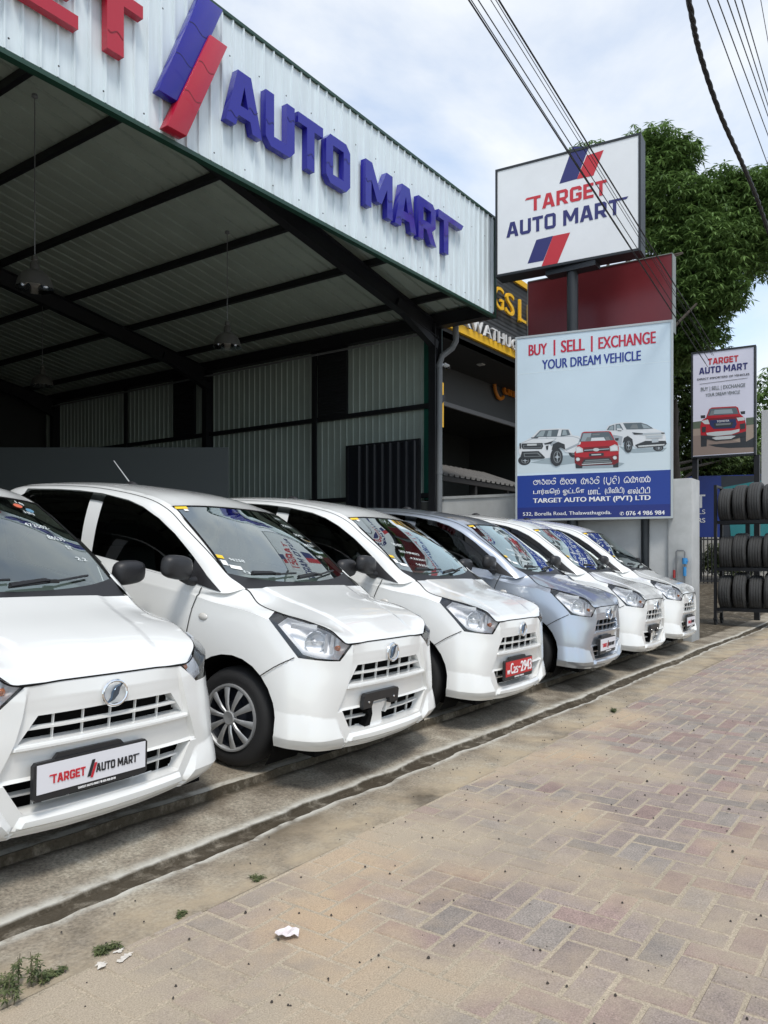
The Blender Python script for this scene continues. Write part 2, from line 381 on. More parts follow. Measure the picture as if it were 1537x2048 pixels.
def inset(poly, d):
    n = len(poly); A = sum(poly[i][0] * poly[(i + 1) % n][1] - poly[(i + 1) % n][0] * poly[i][1] for i in range(n)); sg = 1 if A > 0 else -1
    ln = []
    for i in range(n):
        ax, ay = poly[i]; bx, by = poly[(i + 1) % n]; l_ = math.hypot(bx - ax, by - ay); nx, ny = -(by - ay) / l_ * sg, (bx - ax) / l_ * sg
        ln.append((ax + nx * d, ay + ny * d, bx - ax, by - ay))
    res = []
    for i in range(n):
        x1, y1, dx1, dy1 = ln[i - 1]; x2, y2, dx2, dy2 = ln[i]; den = dx1 * dy2 - dy1 * dx2
        if abs(den) < 1e-9: res.append((x2, y2)); continue
        t = ((x2 - x1) * dy2 - (y2 - y1) * dx2) / den; res.append((x1 + dx1 * t, y1 + dy1 * t))
    return res
def cookie(bm, poly, P, flt):
    n = len(poly)
    for i in range(n):
        a = np.array(poly[i]); b = np.array(poly[(i + 1) % n]); lo = np.minimum(a, b) - 1e-4; hi = np.maximum(a, b) + 1e-4
        fs = []
        for f in bm.faces:
            c = f.calc_center_median()
            if not flt(c): continue
            q = [P @ np.array(v.co) for v in f.verts]; q0 = np.min(q, 0); q1 = np.max(q, 0)
            if q1[0] < lo[0] or q0[0] > hi[0] or q1[1] < lo[1] or q0[1] > hi[1]: continue
            fs.append(f)
        if not fs: continue
        d = b - a; n2 = np.array((-d[1], d[0])); n2 /= np.linalg.norm(n2)
        geom = set(fs)
        for f in fs: geom.update(f.edges); geom.update(f.verts)
        bmesh.ops.bisect_plane(bm, geom=list(geom), dist=2e-5, plane_co=Vector(P.T @ a), plane_no=Vector(P.T @ n2))
    return inside(bm, poly, P, flt)
def inside(bm, poly, P, flt):
    res = []
    for f in bm.faces:
        c = f.calc_center_median()
        if flt(c) and inpoly(tuple(P @ np.array(c)), poly): res.append(f)
    return res
def emboss(bm, poly, P, flt, vec, bev):
    cookie(bm, poly, P, flt); cookie(bm, inset(poly, bev), P, flt)
    vec = Vector(vec)
    for v in bm.verts:
        if not flt(v.co): continue
        s_ = sdist(tuple(P @ np.array(v.co)), poly)
        if s_ > 0: v.co += vec * min(1.0, s_ / bev)
def take(bm, faces):
    """lift faces out of bm as vertex and face lists"""
    faces = list(faces); ids = {}; vs = []; fs = []
    for f in faces:
        r_ = []
        for v in f.verts:
            if v.index not in ids or True:
                k = ids.get(v)
                if k is None: k = ids[v] = len(vs); vs.append(v.co.copy())
            r_.append(k)
        fs.append(r_)
    bmesh.ops.delete(bm, geom=faces, context='FACES')
    return vs, fs
def mirrored(vs, fs): return [Vector((v.x, -v.y, v.z)) for v in vs], [f[::-1] for f in fs]
def both(vs, fs):
    a, b = mirrored(vs, fs); o = len(vs)
    return vs + a, fs + [[i + o for i in f] for f in b]
def weld(o, d=2e-4):
    bm = bmesh.new(); bm.from_mesh(o.data); bmesh.ops.remove_doubles(bm, verts=bm.verts, dist=d); bmesh.ops.recalc_face_normals(bm, faces=bm.faces)
    bm.to_mesh(o.data); bm.free(); o.data.polygons.foreach_set('use_smooth', [True] * len(o.data.polygons)); o.data.set_sharp_from_angle(angle=R(24)); return o
def grid_bm(G):
    bm = bmesh.new(); V = [[bm.verts.new(p) for p in row] for row in G]
    for i in range(len(G) - 1):
        for j in range(len(G[0]) - 1):
            try: bm.faces.new((V[i][j], V[i][j + 1], V[i + 1][j + 1], V[i + 1][j]))
            except ValueError: pass
    return bm
def part(name, vf, m, parent): return weld(mesh_obj(name, vf[0], vf[1], m, parent, True, 24))
def ribbon(mb, pts, nrm, wd, up=0.0015, mi=None):
    """flat strip along points, lying on the surface with normals nrm"""
    vs = []; n = len(pts)
    for i in range(n):
        d = (pts[min(i + 1, n - 1)] - pts[max(i - 1, 0)]); s_ = d.cross(nrm[i]).normalized() * wd / 2
        vs += [pts[i] + s_ + nrm[i] * up, pts[i] - s_ + nrm[i] * up]
    mb.add(vs, [(2 * i, 2 * i + 1, 2 * i + 3, 2 * i + 2) for i in range(n - 1)], mi)

WC = (0.0, 0.278); RW = (-2.455, 0.278); AR = 0.352
def circ(c, r_, n=28): return [(c[0] + r_ * math.cos(2 * math.pi * k / n), c[1] + r_ * math.sin(2 * math.pi * k / n)) for k in range(n)]
HLP3 = [(.196,.690,.857),(.231,.63,.92),(.487,.515,.86),(.545,.425,.80),(.556,.395,.748),(.550,.490,.668),(.405,.672,.679)]
HLPOLY = [tuple(DIAG @ np.array(p)) for p in HLP3]

def screen_pt(u, v, up=0.0):
    """u -1..1 across (car's right to left), v 0..1 from base to top"""
    p = net_at(SCREEN, v * 3, abs(u) * 3); e = 1e-3
    a = net_at(SCREEN, v * 3 + e, abs(u) * 3) - p; b = net_at(SCREEN, v * 3, abs(u) * 3 + e) - p
    nn = np.cross(a, b); nn /= np.linalg.norm(nn)
    if nn[2] < 0: nn = -nn
    q = p + nn * up
    return Vector((q[0], q[1] if u >= 0 else -q[1], q[2]))
def screen_box(mb, u0, v0, u1, v1, up=0.003, mi=None, n=3):
    mb.grid([[screen_pt(u0 + (u1 - u0) * i / n, v0 + (v1 - v0) * j / n, up) for i in range(n + 1)] for j in range(n + 1)], mi)
def screen_text(mb, body, u0, v0, wd, ht, slope=0.0, up=0.003, mi=None, bold=0.0):
    vs, fs = text_mesh(body, bold, 0)
    x0, x1 = min(v.x for v in vs), max(v.x for v in vs)
    mb.add([screen_pt(u0 + (v.x - x0) / (x1 - x0) * wd, v0 + v.y * ht + slope * (v.x - x0) / (x1 - x0), up) for v in vs], fs, mi)

def make_wheel(parent, name, x, side):
    """tyre, steel wheel and ten-spoke cover; side = -1 right, +1 left"""
    yo = side * 0.705
    r0 = MB(); s = side
    r0.lathe([(.176, yo - s*.020), (.186, yo - s*.004), (.212, yo + s*.004), (.243, yo + s*.001), (.262, yo - s*.012), (.272, yo - s*.030), (.2775, yo - s*.050), (.278, yo - s*.08), (.2775, yo - s*.112), (.268, yo - s*.14), (.24, yo - s*.157), (.176, yo - s*.150)], (0, 0, 0), 'y', 48)
    ty = build(r0, name, M['rubber'], parent, True, 40); ty.location = (x, 0, .278)
    g = MB()
    for k in range(3): g.lathe([(.2784, yo - s*(.056+.024*k)), (.2784, yo - s*(.060+.024*k))], (0, 0, 0), 'y', 48)
    st = MB(); st.lathe([(.182, yo - s*.012), (.170, yo - s*.03), (.165, yo - s*.06), (.09, yo - s*.05), (.085, yo - s*.03), (.002, yo - s*.03)], (0, 0, 0), 'y', 40)
    build(st, 'steel_rim', M['steel'], ty, True, 40)
    h = MB()
    h.lathe([(.187, yo - s*.004), (.185, yo + s*.008), (.176, yo + s*.008), (.168, yo + s*.000), (.166, yo - s*.012)], (0, 0, 0), 'y', 48)
    h.lathe([(.040, yo - s*.01), (.040, yo + s*.010), (.034, yo + s*.014), (.024, yo + s*.012), (.001, yo + s*.010)], (0, 0, 0), 'y', 24)
    for k in range(10):
        a = 2 * math.pi * k / 10 + .16; c, q = math.cos(a), math.sin(a)
        def P(r_, tw, y): return Vector((c * r_ - q * tw, y, q * r_ + c * tw))
        sec = [(.030, .0095, .008), (.075, .0125, .016), (.120, .0165, .013), (.174, .0225, .003)]
        vs = []
        for r_, tw, y in sec: vs += [P(r_, -tw, yo + s*(y - .006)), P(r_, -tw * .55, yo + s*y), P(r_, tw * .55, yo + s*y), P(r_, tw, yo + s*(y - .006))]
        h.add(vs, [(4*i + j, 4*i + j + 1, 4*i + j + 5, 4*i + j + 4) for i in range(3) for j in range(3)])
    build(h, 'hubcap', M['hub'], ty, True, 35)
    return ty

def make_car():
    root = thing('parked_car', (0, 0, 0), 'x', 'car')
    # ---- lower skin
    us = span((0, 1, 9), (1, 2, 13), (2, 3, 14), (3, 4, 14), (4, 5, 12), (5, 6, 12), (6, 7, 12), (7, 8, 6), (8, 9, 6), (9, 10, 5), (10, 11, 6), (11, 12, 8), (12, 13, 6), (13, 14, 5), (14, 15, 4), (15, 16, 3))
    vs = span((0, 1, 5), (1, 2, 12), (2, 3, 12), (3, 4, 9), (4, 5, 6), (5, 6, 2), (6, 7, 2), (7, 8, 6))
    bm = grid_bm(net_grid(LOWER, us, vs))
    fr = lambda c: c[0] > .28 and c[1] > -.01
    fr2 = lambda c: c[0] > .15
    # sunken centre panel of the bumper, fading out towards the bonnet
    C = [(-.2,.395),(.500,.395),(.430,.545),(.402,.632),(.372,.77),(-.2,.77)]
    cookie(bm, C, FRONT, fr); cookie(bm, inset(C, .014), FRONT, fr)
    for v in bm.verts:
        if fr(v.co):
            s_ = sdist((v.co.y, v.co.z), C)
            if s_ > 0: v.co.x -= .020 * min(1, s_ / .014) * max(0, min(1, (.752 - v.co.z) / .11))
    # fin at the bumper corner
    FIN = [(.40,.398),(.10,.388),(-.052,.362),(-.115,.238),(-.078,.10),(.40,.10)]
    ff = lambda c: c[0] > .20 and c[1] > .3
    cookie(bm, FIN, DIAG, ff); cookie(bm, inset(FIN, .013), DIAG, ff); cookie(bm, [(-.2,.262),(.5,.262),(.5,.261),(-.2,.261)], DIAG, ff)
    for v in bm.verts:
        if ff(v.co):
            u, z = DIAG @ np.array(v.co); s_ = sdist((u, z), FIN)
            if s_ > 0:
                top = .392 if u > .1 else .362 + (u + .052) / .152 * .026
                d = .036 * max(0, min(1, (top - z) / (top - .262))) if z > .262 else .036 - .024 * (.262 - z) / .07
                e = min(1.0, max(0, (u + .115 + (z - .238) * -.50) / .014)) if u < .05 else 1.0
                d = max(d * e, 0); v.co.x += d * .75; v.co.y += d * .55
    emboss(bm, [(-.2,.508),(.438,.508),(.430,.531),(-.2,.533)], FRONT, fr, (.020, 0, .002), .007)      # shelf under the upper grille
    emboss(bm, [(-.2,.536),(.408,.536),(.330,.634),(-.2,.640)], FRONT, fr, (-.050, 0, 0), .005)        # upper grille opening
    emboss(bm, [(-.2,.276),(.385,.276),(.462,.398),(-.2,.404)], FRONT, fr, (-.060, 0, .002), .006)     # lower grille opening
    emboss(bm, [(-.2,.205),(.425,.215),(.395,.268),(-.2,.266)], FRONT, fr, (.022, 0, 0), .016)         # lip
    # openings
    sidef = lambda c: c[1] > .45
    arch = take(bm, cookie(bm, circ(WC, AR), SIDE, lambda c: c[1] > .45 and c[0] < .40))
    take(bm, cookie(bm, circ(RW, AR), SIDE, lambda c: c[1] > .45 and c[0] < -2.0))
    lens = take(bm, cookie(bm, HLPOLY, DIAG, lambda c: c[0] > .15 and c[1] > .25))
    # holes in the grille floors show the dark radiator side
    gr1 = take(bm, inside(bm, inset([(-.2,.536),(.408,.536),(.330,.634),(-.2,.640)], .008), FRONT, fr))
    gr2 = take(bm, inside(bm, inset([(-.2,.276),(.385,.276),(.462,.398),(-.2,.404)], .010), FRONT, fr))
    # separate skin panels: bumper, front door, the rest
    BP = [(.205,.682),(.345,.682),(.9,.70),(.9,.0),(.0,.0),(.215,.553)]
    bump = [f for f in cookie(bm, [(.395,.680),(.395,.90),(.9,.90),(.9,0),(.215,0),(.215,.553)], SIDE, lambda c: c[0] > .18)]
    bumper = take(bm, bump)
    DR = [(-.335,.28),(-.355,.70),(-.338,.84),(-.32,1.2),(-1.385,1.2),(-1.41,.28)]
    door = take(bm, cookie(bm, DR, SIDE, lambda c: c[1] > .45 and -1.6 < c[0] < -.2))
    RD = [(-1.415,.28),(-1.390,1.2),(-2.30,1.2),(-2.22,.78),(-2.0,.64),(-1.98,.28)]
    rdoor = take(bm, cookie(bm, RD, SIDE, lambda c: c[1] > .45 and -2.4 < c[0] < -1.3))
    low = take(bm, bm.faces[:]); bm.free()
    # ---- cabin sides with window openings
    cb = grid_bm(net_grid(CABIN, span((0, 1, 8), (1, 2, 10), (2, 3, 10), (3, 4, 10), (4, 5, 10), (5, 6, 8), (6, 7, 7), (7, 8, 5), (8, 9, 4), (9, 10, 3)), span((0, 1, 7), (1, 2, 7), (2, 3, 7))))
    cf = lambda c: c[1] > .3 and c[0] > -2.5
    FW = [(-.165,.953),(-.30,1.030),(-.47,1.140),(-.64,1.245),(-.80,1.325),(-.95,1.378),(-1.10,1.410),(-1.34,1.436),(-1.30,1.052),(-.72,1.013),(-.45,.992)]
    TR = [(-.10,.90),(-.10,1.3),(-.425,1.3),(-.425,1.10),(-.375,.90)]
    RWN = [(-1.475,1.442),(-1.80,1.440),(-2.16,1.42),(-2.27,1.36),(-2.36,1.165),(-1.42,1.068)]
    cookie(cb, FW, SIDE, cf); cookie(cb, TR, SIDE, lambda c: cf(c) and c[0] > -.6)
    tri = take(cb, [f for f in inside(cb, FW, SIDE, cf) if inpoly((f.calc_center_median().x, f.calc_center_median().z), TR)])
    win = take(cb, inside(cb, FW, SIDE, cf))
    rwin = take(cb, cookie(cb, RWN, SIDE, cf))
    tail = take(cb, cookie(cb, [(-.40,1.19),(.40,1.19),(.36,1.36),(-.36,1.36)], FRONT, lambda c: c[0] < -2.5))
    cab = take(cb, cb.faces[:]); cb.free()
    rf = grid_bm(net_grid(ROOF, span((0, 1, 10), (1, 2, 8), (2, 3, 8), (3, 4, 6), (4, 5, 4)), span((0, 1, 5), (1, 2, 6), (2, 3, 8))))
    roofv = take(rf, rf.faces[:]); rf.free()
    hd = grid_bm(net_grid(HOOD, span((0, 1, 8), (1, 2, 9), (2, 3, 9), (3, 4, 9), (4, 5, 9)), span((0, 1, 7), (1, 2, 10), (2, 3, 9))))
    # raised middle of the bonnet
    HB = [(.60,-.2),(.60,.30),(.40,.335),(-.2,.46),(-.2,-.2)]
    TOP = np.array([(1.0, 0, 0), (0, 1, 0)])
    cookie(hd, HB, TOP, lambda c: True); cookie(hd, inset(HB, .035), TOP, lambda c: True)
    for v in hd.verts:
        s_ = sdist((v.co.x, v.co.y), HB)
        if s_ > 0: v.co.z += .006 * min(1, s_ / .035) * max(0, min(1, (.54 - v.co.x) / .12))
    hoodv = take(hd, hd.faces[:]); hd.free()
    sc_ = grid_bm(net_grid(SCREEN, span((0, 1, 8), (1, 2, 8), (2, 3, 8)), span((0, 1, 5), (1, 2, 6), (2, 3, 6))))
    scv = take(sc_, sc_.faces[:]); sc_.free()
    # ---- link the painted skin
    def cat(*a):
        v_ = []; f_ = []
        for vv, ff_ in a: o = len(v_); v_ += vv; f_ += [[i + o for i in f] for f in ff_]
        return v_, f_
    body = part('body_shell', cat(both(*low), both(*cab), both(*roofv)), M['white'], root)
    part('hood', both(*hoodv), M['white'], root)
    bp = part('front_bumper', both(*bumper), M['white'], root)
    for nm, vf in (('front_door', door), ('rear_door', rdoor)):
        for q in (vf, mirrored(*vf)):
            d = part(nm, q, M['white'], root)
            sg = 1 if q[0][0].y > 0 else -1; x0 = -1.22 if nm == 'front_door' else -2.05
            hnd = MB(); hnd.tube([(x0, sg*.726, .845), (x0 + .03, sg*.752, .848), (x0 + .12, sg*.752, .850), (x0 + .15, sg*.726, .850)], .013, 8)
            build(hnd, 'door_handle', M['white'], d, True, 40)
    # ---- glazing
    part('windscreen', both(*scv), M['glass'], root)
    for nm, vf in (('side_window', win), ('side_window', rwin)):
        for q in (vf, mirrored(*vf)): part(nm, q, M['tint'], root)
    part('rear_window', both(*tail), M['tint'], root)
    # ---- panel gaps and seals
    g = MB()
    def nets_line(NET, uv, sgn, c=(-.8, 0, .75)):
        pts = []; nn = []
        for u, v in uv:
            p = net_at(NET, u, v); e = 1e-3
            n_ = np.cross(net_at(NET, u + e, v) - net_at(NET, u - e, v), net_at(NET, u, v + e) - net_at(NET, u, v - e))
            if np.linalg.norm(n_) < 1e-12: n_ = np.array((0, 1., 0))
            n_ = n_ / np.linalg.norm(n_)
            if np.dot(n_, p - np.array(c)) < 0: n_ = -n_
            pts.append(Vector((p[0], sgn * p[1], p[2]))); nn.append(Vector((n_[0], sgn * n_[1], n_[2])))
        return pts, nn
    for sgn in (1, -1):
        ribbon(g, *nets_line(LOWER, [(u, 7.985) for u in span((0, 3, 24), (3, 7, 32))], sgn), .007, .0022)
        ribbon(g, *nets_line(CABIN, [(u, 2.62) for u in span((0.25, 3, 24), (3, 7, 30))], sgn), .006)
        ribbon(g, *nets_line(SCREEN, [(v, 2.96) for v in span((0, 3, 20))], sgn), .020, .002)
        ribbon(g, *nets_line(SCREEN, [(2.985, u) for u in span((0, 2.97, 16))], sgn), .014, .002)
        bvs = []
        # cut lines on the flank, dropped onto the skin
        for poly, wd in (([(-.338,.84),(-.355,.70),(-.340,.30)], .006), ([(-.338,.84),(-.325,.885),(-.30,.965)], .006), ([(-1.413,.30),(-1.388,1.05)], .006), ([(.215,.553),(.30,.617),(.395,.680)], .0055)):
            pts = []; nn = []
            for (xa, za), (xb, zb) in zip(poly, poly[1:]):
                for k in range(9):
                    x, z = xa + (xb - xa) * k / 8, za + (zb - za) * k / 8
                    best = None
                    for u in np.linspace(3.5, 13, 58):
                        for v in (np.linspace(0, 8, 41)):
                            p = CACHE.setdefault((round(u, 4), round(v, 4)), None) if False else SAMP[(round(float(u), 4), round(float(v), 4))]
                            d = (p[0] - x) ** 2 + (p[2] - z) ** 2
                            if best is None or d < best[0]: best = (d, p[1])
                    pts.append(Vector((x, sgn * best[1], z))); nn.append(Vector((0, sgn, .05)).normalized())
            ribbon(g, pts, nn, wd, .004 if pts[0].x < .1 else .007)
    build(g, 'panel_gap', M['gap'], root, True)
    # ---- cowl panel and wipers
    c = MB()
    base = [net_at(SCREEN, 0.03, v) for v in span((0, 3, 14))]; rear = [net_at(HOOD, 5, v) for v in span((0, 3, 14))]
    for sgn in (1, -1):
        c.grid([[Vector((p[0], sgn * p[1], p[2] - dz)) for p in line] for line, dz in ((rear, .0), (rear, .016), ([(a + b) / 2 for a, b in zip(rear, base)], .012), (base, -.003))])
    cw = build(c, 'cowl_panel', M['blackpl'], root, True, 40)
    for ua, va, ub, vb, piv in ((-.66, .035, -.02, .105, (-.40, -.02)), (-.06, .035, .66, .09, (.10, -.02))):
        wv = MB()
        wv.tube([screen_pt(ua, va, .016), screen_pt((ua + ub) / 2, (va + vb) / 2, .022), screen_pt(ub, vb, .016)], .006, 6)
        wv.tube([screen_pt(ua, max(.0, va), .03), screen_pt((ua * .6 + ub * .4), va + .035, .034), screen_pt((ua + ub) / 2, (va + vb) / 2, .026)], [.012, .009, .008], 6)
        wv.box(screen_pt((ua + ub) / 2, (va + vb) / 2, .026), (.03, .05, .016))
        build(wv, 'wiper', M['blackpl'], root, True, 40)
    # ---- headlamps
    for sgn in (-1, 1):
        zlo = [Vector((p[0], p[1], min(p[2], 9))) for p in HLP3]
        loop = []
        for p in [(.200,.690,.856),(.231,.618,.880),(.36,.570,.860),(.487,.512,.822),(.542,.425,.758),(.556,.395,.750),(.550,.490,.668),(.480,.600,.673),(.405,.672,.679)]: loop.append(Vector(p))
        cen = sum(loop, Vector()) / len(loop); inn = Vector((-.80, -.60, 0)); hb = MB(); n_ = len(loop)
        ins = [.034, .022, .016, .016, .016, .016, .010, .009, .026]
        def shr(p, d): v_ = (cen - p); return p + v_.normalized() * min(d, v_.length * .6)
        L0 = [p + inn * .004 for p in loop]
        L1 = [shr(p, .80 * d) + inn * .010 for p, d in zip(loop, ins)]
        L2 = [shr(p, d) + inn * .022 for p, d in zip(loop, ins)]
        L3 = [shr(p, d + .026) + inn * .045 for p, d in zip(loop, ins)]
        # the wide black wedge at the outer end
        L1[0] += Vector((.024, -.012, -.018)); L1[8] += Vector((.012, -.010, .002)); L1[1] += Vector((.016, -.006, -.005)); L2[0] += Vector((.026, -.014, -.020)); L3[0] += Vector((.026, -.014, -.020)); L2[8] += Vector((.010, -.008, .002)); L3[8] += Vector((.010, -.008, .002)); L2[1] += Vector((.018, -.006, -.006)); L3[1] += Vector((.018, -.006, -.006))
        for A, B, mi in ((L0, L1, 0), (L1, L2, 1), (L2, L3, 1)):
            o = len(hb.v); hb.add(A + B, [(i, (i + 1) % n_, n_ + (i + 1) % n_, n_ + i) for i in range(n_)], mi)
        hb.add(L3, [tuple(range(n_))], 1)
        def S(vv): return [Vector((p[0], sgn * p[1], p[2])) for p in vv]
        hb.v = S([Vector(p) for p in hb.v])
        hl = build(hb, 'headlight', [M['blackgl'], M['reflector']], root, True, 30)
        q = lens if sgn > 0 else mirrored(*lens)
        part('headlight_lens', q, M['clear'], hl)
        # round bowl, bulb shade, inner reflector facets and the amber bulb
        bw = MB(); ax = Vector((.82, .57, .0)).normalized()
        def bowl(mbx, c0, r_, dep, n=36, mi=0):
            t = ax.orthogonal().normalized(); b_ = ax.cross(t)
            prof = [(1.06, .012), (1.0, .014), (.98, .004), (.93, -.20 * dep), (.86, -.38 * dep), (.74, -.60 * dep), (.60, -.77 * dep), (.45, -.89 * dep), (.30, -.96 * dep), (.15, -.99 * dep), (.001, -dep)]
            vs_ = []; fs_ = []
            for rr, h in prof:
                for k in range(n):
                    a = 2 * math.pi * k / n; vs_.append(c0 + t * math.cos(a) * r_ * rr + b_ * math.sin(a) * r_ * rr + ax * h)
            for i in range(len(prof) - 1):
                for k in range(n): fs_.append((i*n + k, i*n + (k + 1) % n, (i + 1)*n + (k + 1) % n, (i + 1)*n + k))
            mbx.add(vs_, fs_, mi)
        c0 = Vector((.413, .548, .756)); bowl(bw, c0, .058, .05)
        bw.tube([c0 - ax * .04, c0 + ax * .0, c0 + ax * .012], [.014, .014, .004], 10)
        bw.box(c0 + ax * .002 + Vector((0, 0, .002)), (.012, .108, .008), Matrix.Rotation(math.atan2(.57, .82), 3, 'Z'))
        # stepped facets beside the bowl
        for k, (x, y, z0, z1) in enumerate([(.455,.505,.695,.805), (.478,.480,.695,.80), (.495,.455,.70,.785)]):
            bw.box((x, y, (z0 + z1) / 2), (.010, .020, z1 - z0), Matrix.Rotation(.35 + .3 * k, 3, 'Z'))
        bw.box((.37, .60, .835), (.14, .012, .03), Matrix.Rotation(-.55, 3, 'Z'))
        bw.v = S([Vector(p) for p in bw.v]); build(bw, 'lamp_bowl', M['bowl'], hl, True, 35)
        am = MB(); ca = Vector((.500, .452, .728))
        am.tube([ca - ax * .03, ca, ca + ax * .012, ca + ax * .018], [.015, .017, .012, .003], 12)
        am.v = S([Vector(p) for p in am.v]); build(am, 'indicator_bulb', M['amber'], hl, True, 40)
    # ---- grilles: dark backing, white slat and uprights
    bk = MB(); bk.box2((.42, -.46, .26), (.490, .46, .415)); bk.box2((.42, -.42, .525), (.495, .42, .648))
    build(bk, 'radiator', M['dark'], root, True)
    def fx(y, z):      # bumper face at this height
        return float(np.interp(abs(y), [0, .22, .44, .60], [.602, .598, .574, .53])) - .022
    gl = MB()
    def slat(z, yw, th, dep, x_in, z2=None):
        ys = np.linspace(-yw, yw, 17)
        top = [Vector((fx(y, z) + x_in, y, z + th / 2)) for y in ys]; bot = [Vector((fx(y, z) + x_in, y, z - th / 2)) for y in ys]
        gl.grid([[p + Vector((-dep, 0, .004)) for p in top], top, bot, [p + Vector((-dep, 0, -.004)) for p in bot]])
    slat(.586, .372, .008, .022, -.004)
    def upright(y, z0, z1, x_in, lean=0.0):
        p0, p1 = Vector((fx(y, z0) + x_in, y, z0)), Vector((fx(y, z1) + x_in, y + lean, z1))
        gl.bar(p0, p1, .012, .004, (0, 1, 0))
    for y in (-.26, -.13, 0, .13, .26): upright(y, .535, .642, -.020)
    build(gl, 'upper_grille', M['white'], root, True, 40)
    gl = MB(); slat(.336, .43, .009, .025, -.014)
    for y in (-.31, -.16, .16, .31): upright(y, .272, .405, -.032)
    build(gl, 'lower_grille', M['white'], root, True, 40)
    # ---- emblem: oval ring with a leaf-like letter
    em = MB(); e0 = Vector((.584, 0, .683)); rx, rz = .060, .050
    def E(a, k=1.0, t=0.0): return e0 + Vector((t - .12 * (math.sin(a) * rz * k), math.cos(a) * rx * k, math.sin(a) * rz * k))
    em.tube([E(2 * math.pi * k / 28) for k in range(29)], .0062, 8, False)
    lp = [(-.026,-.028),(-.006,-.020),(.010,-.004),(.016,.016),(.030,.030),(.004,.020),(-.010,.004),(-.014,-.014)]
    lf = MB(); lf.prism([(x * 1.3, z * 1.25) for x, z in lp], lambda x, z, t: e0 + Vector((t - .12 * z, x, z)), -.006, .006)
    emo = build(em, 'emblem', M['chrome'], root, True, 40); build(lf, 'emblem_leaf', M['bluechrome'], emo, True, 40)
    # ---- wheel wells, underbody
    ub = MB(); ub.box2((-2.6, -.62, .20), (.50, .62, .25)); ub.box2((.20, -.60, .16), (.52, .60, .21))
    for cx in (0, -2.455):
        for sgn in (1, -1):
            n_ = 20; pts = [(cx + AR * math.cos(math.pi * (1.18 - 1.36 * k / n_)), .278 + AR * math.sin(math.pi * (1.18 - 1.36 * k / n_))) for k in range(n_ + 1)]
            ub.grid([[Vector((x, sgn * y, z)) for x, z in pts] for y in (.733, .70, .46)])
            ub.add([Vector((x, sgn * .46, z)) for x, z in pts], [tuple(range(n_ + 1))])
    build(ub, 'underbody', M['dark'], root, True)
    for x in (0, -2.455):
        for sgn in (-1, 1): make_wheel(root, 'wheel', x, sgn)
    # ---- mirrors
    for sgn in (-1, 1):
        tv = tri if sgn > 0 else mirrored(*tri)
        mm = part('mirror_base', ([v + Vector((0, sgn * .006, .001)) for v in tv[0]], tv[1]), M['blackpl'], root)
        h = MB(); rows = []
        for i in range(9):
            a = -math.pi / 2 + math.pi * i / 8; row = []
            for k in range(20):
                b_ = 2 * math.pi * k / 20
                def se(t, p): return math.copysign(abs(t) ** p, t)
                ex, ey, ez = se(math.cos(a), .55) * se(math.cos(b_), .6), se(math.cos(a), .55) * se(math.sin(b_), .62), se(math.sin(a), .8)
                # y across the car, z height, x depth (flat at the glass, domed at the front)
                hx = .060 * ez if ez > 0 else .030 * ez
                yy = .105 * ex; zz = .074 * ey * (1 - .22 * (ex + 1) / 2 * (1 if ey < 0 else .25)) + .006 * ex
                row.append(Vector((-.385 + hx, sgn * (.832 + yy), 1.066 + zz)))
            rows.append(row + [row[0]])
        h.grid(rows); h.add(rows[0][:-1], [tuple(range(20))]);
        h.tube([(-.375, sgn*.69, .990), (-.380, sgn*.73, .992), (-.385, sgn*.785, 1.012)], [.030, .026, .022], 10)
        mo = build(h, 'wing_mirror', M['blackpl'], root, True, 50); weld(mo); mo.data.set_sharp_from_angle(angle=R(50))
        sg = MB(); sg.lathe([(.001, .010), (.018, .009), (.026, .004), (.029, .0)], (0, 0, 0), 'y', 20)
        sg.v = [Vector((-.247 + x * 1.25, sgn * (.728 + y), .805 + z * .75)) for x, y, z in sg.v]
        build(sg, 'side_indicator', mat('clear_plastic', (.62, .60, .56), .12, 0, .6), root, True, 40)
        # smoked weather visor along the top of the side windows
        vz = MB(); pts = [(-.43,1.118),(-.64,1.250),(-.80,1.330),(-.95,1.382),(-1.10,1.414),(-1.36,1.440),(-1.60,1.446),(-1.85,1.440),(-2.16,1.424)]
        def cy(x, z): # cabin side half-width at this spot
            t = max(0, min(1, (z - 1.0) / .44)); return float(np.interp(t, [0, .4, .75, 1], [.692, .662, .62, .578]))
        vz.grid([[Vector((x, sgn * (cy(x, z) + .012), z + .004)) for x, z in pts], [Vector((x - .012, sgn * (cy(x, z - .045) + .018), z - .046)) for x, z in pts]])
        build(vz, 'window_visor', M['tint'], root, True, 60)
    # ---- roof aerial base
    an = MB(); an.lathe([(.001, .030), (.016, .026), (.030, .012), (.036, 0)], (0, 0, 0), 'z', 16); an.v = [Vector((-1.80 + x * 1.9, y, 1.527 + z)) for x, y, z in an.v]
    build(an, 'aerial_base', M['blackpl'], root, True, 50)
    # ---- cabin: dash, wheel, seats
    it = MB(); it.box2((-.62, -.60, .70), (-.22, .60, .93)); it.box2((-.72, -.62, .25), (-2.4, .62, .42))
    it.box((-.38, 0, .955), (.40, 1.16, .06), Matrix.Rotation(.12, 3, 'Y'))
    for x in (-1.25, -2.05):
        for y in (-.34, .34):
            it.box((x + .22, y, .52), (.50, .46, .16)); it.box((x - .10, y, .82), (.15, .44, .56), Matrix.Rotation(-.28, 3, 'Y')); it.box((x - .20, y, 1.17), (.09, .24, .17), Matrix.Rotation(-.2, 3, 'Y'))
    io = bevel(build(it, 'cabin_trim', M['interior'], root, True), .03, 2)
    sw = MB(); cc = Vector((-.72, -.33, .93)); ra = Vector((-.35, 0, .94)).normalized(); rb = Vector((0, 1, 0))
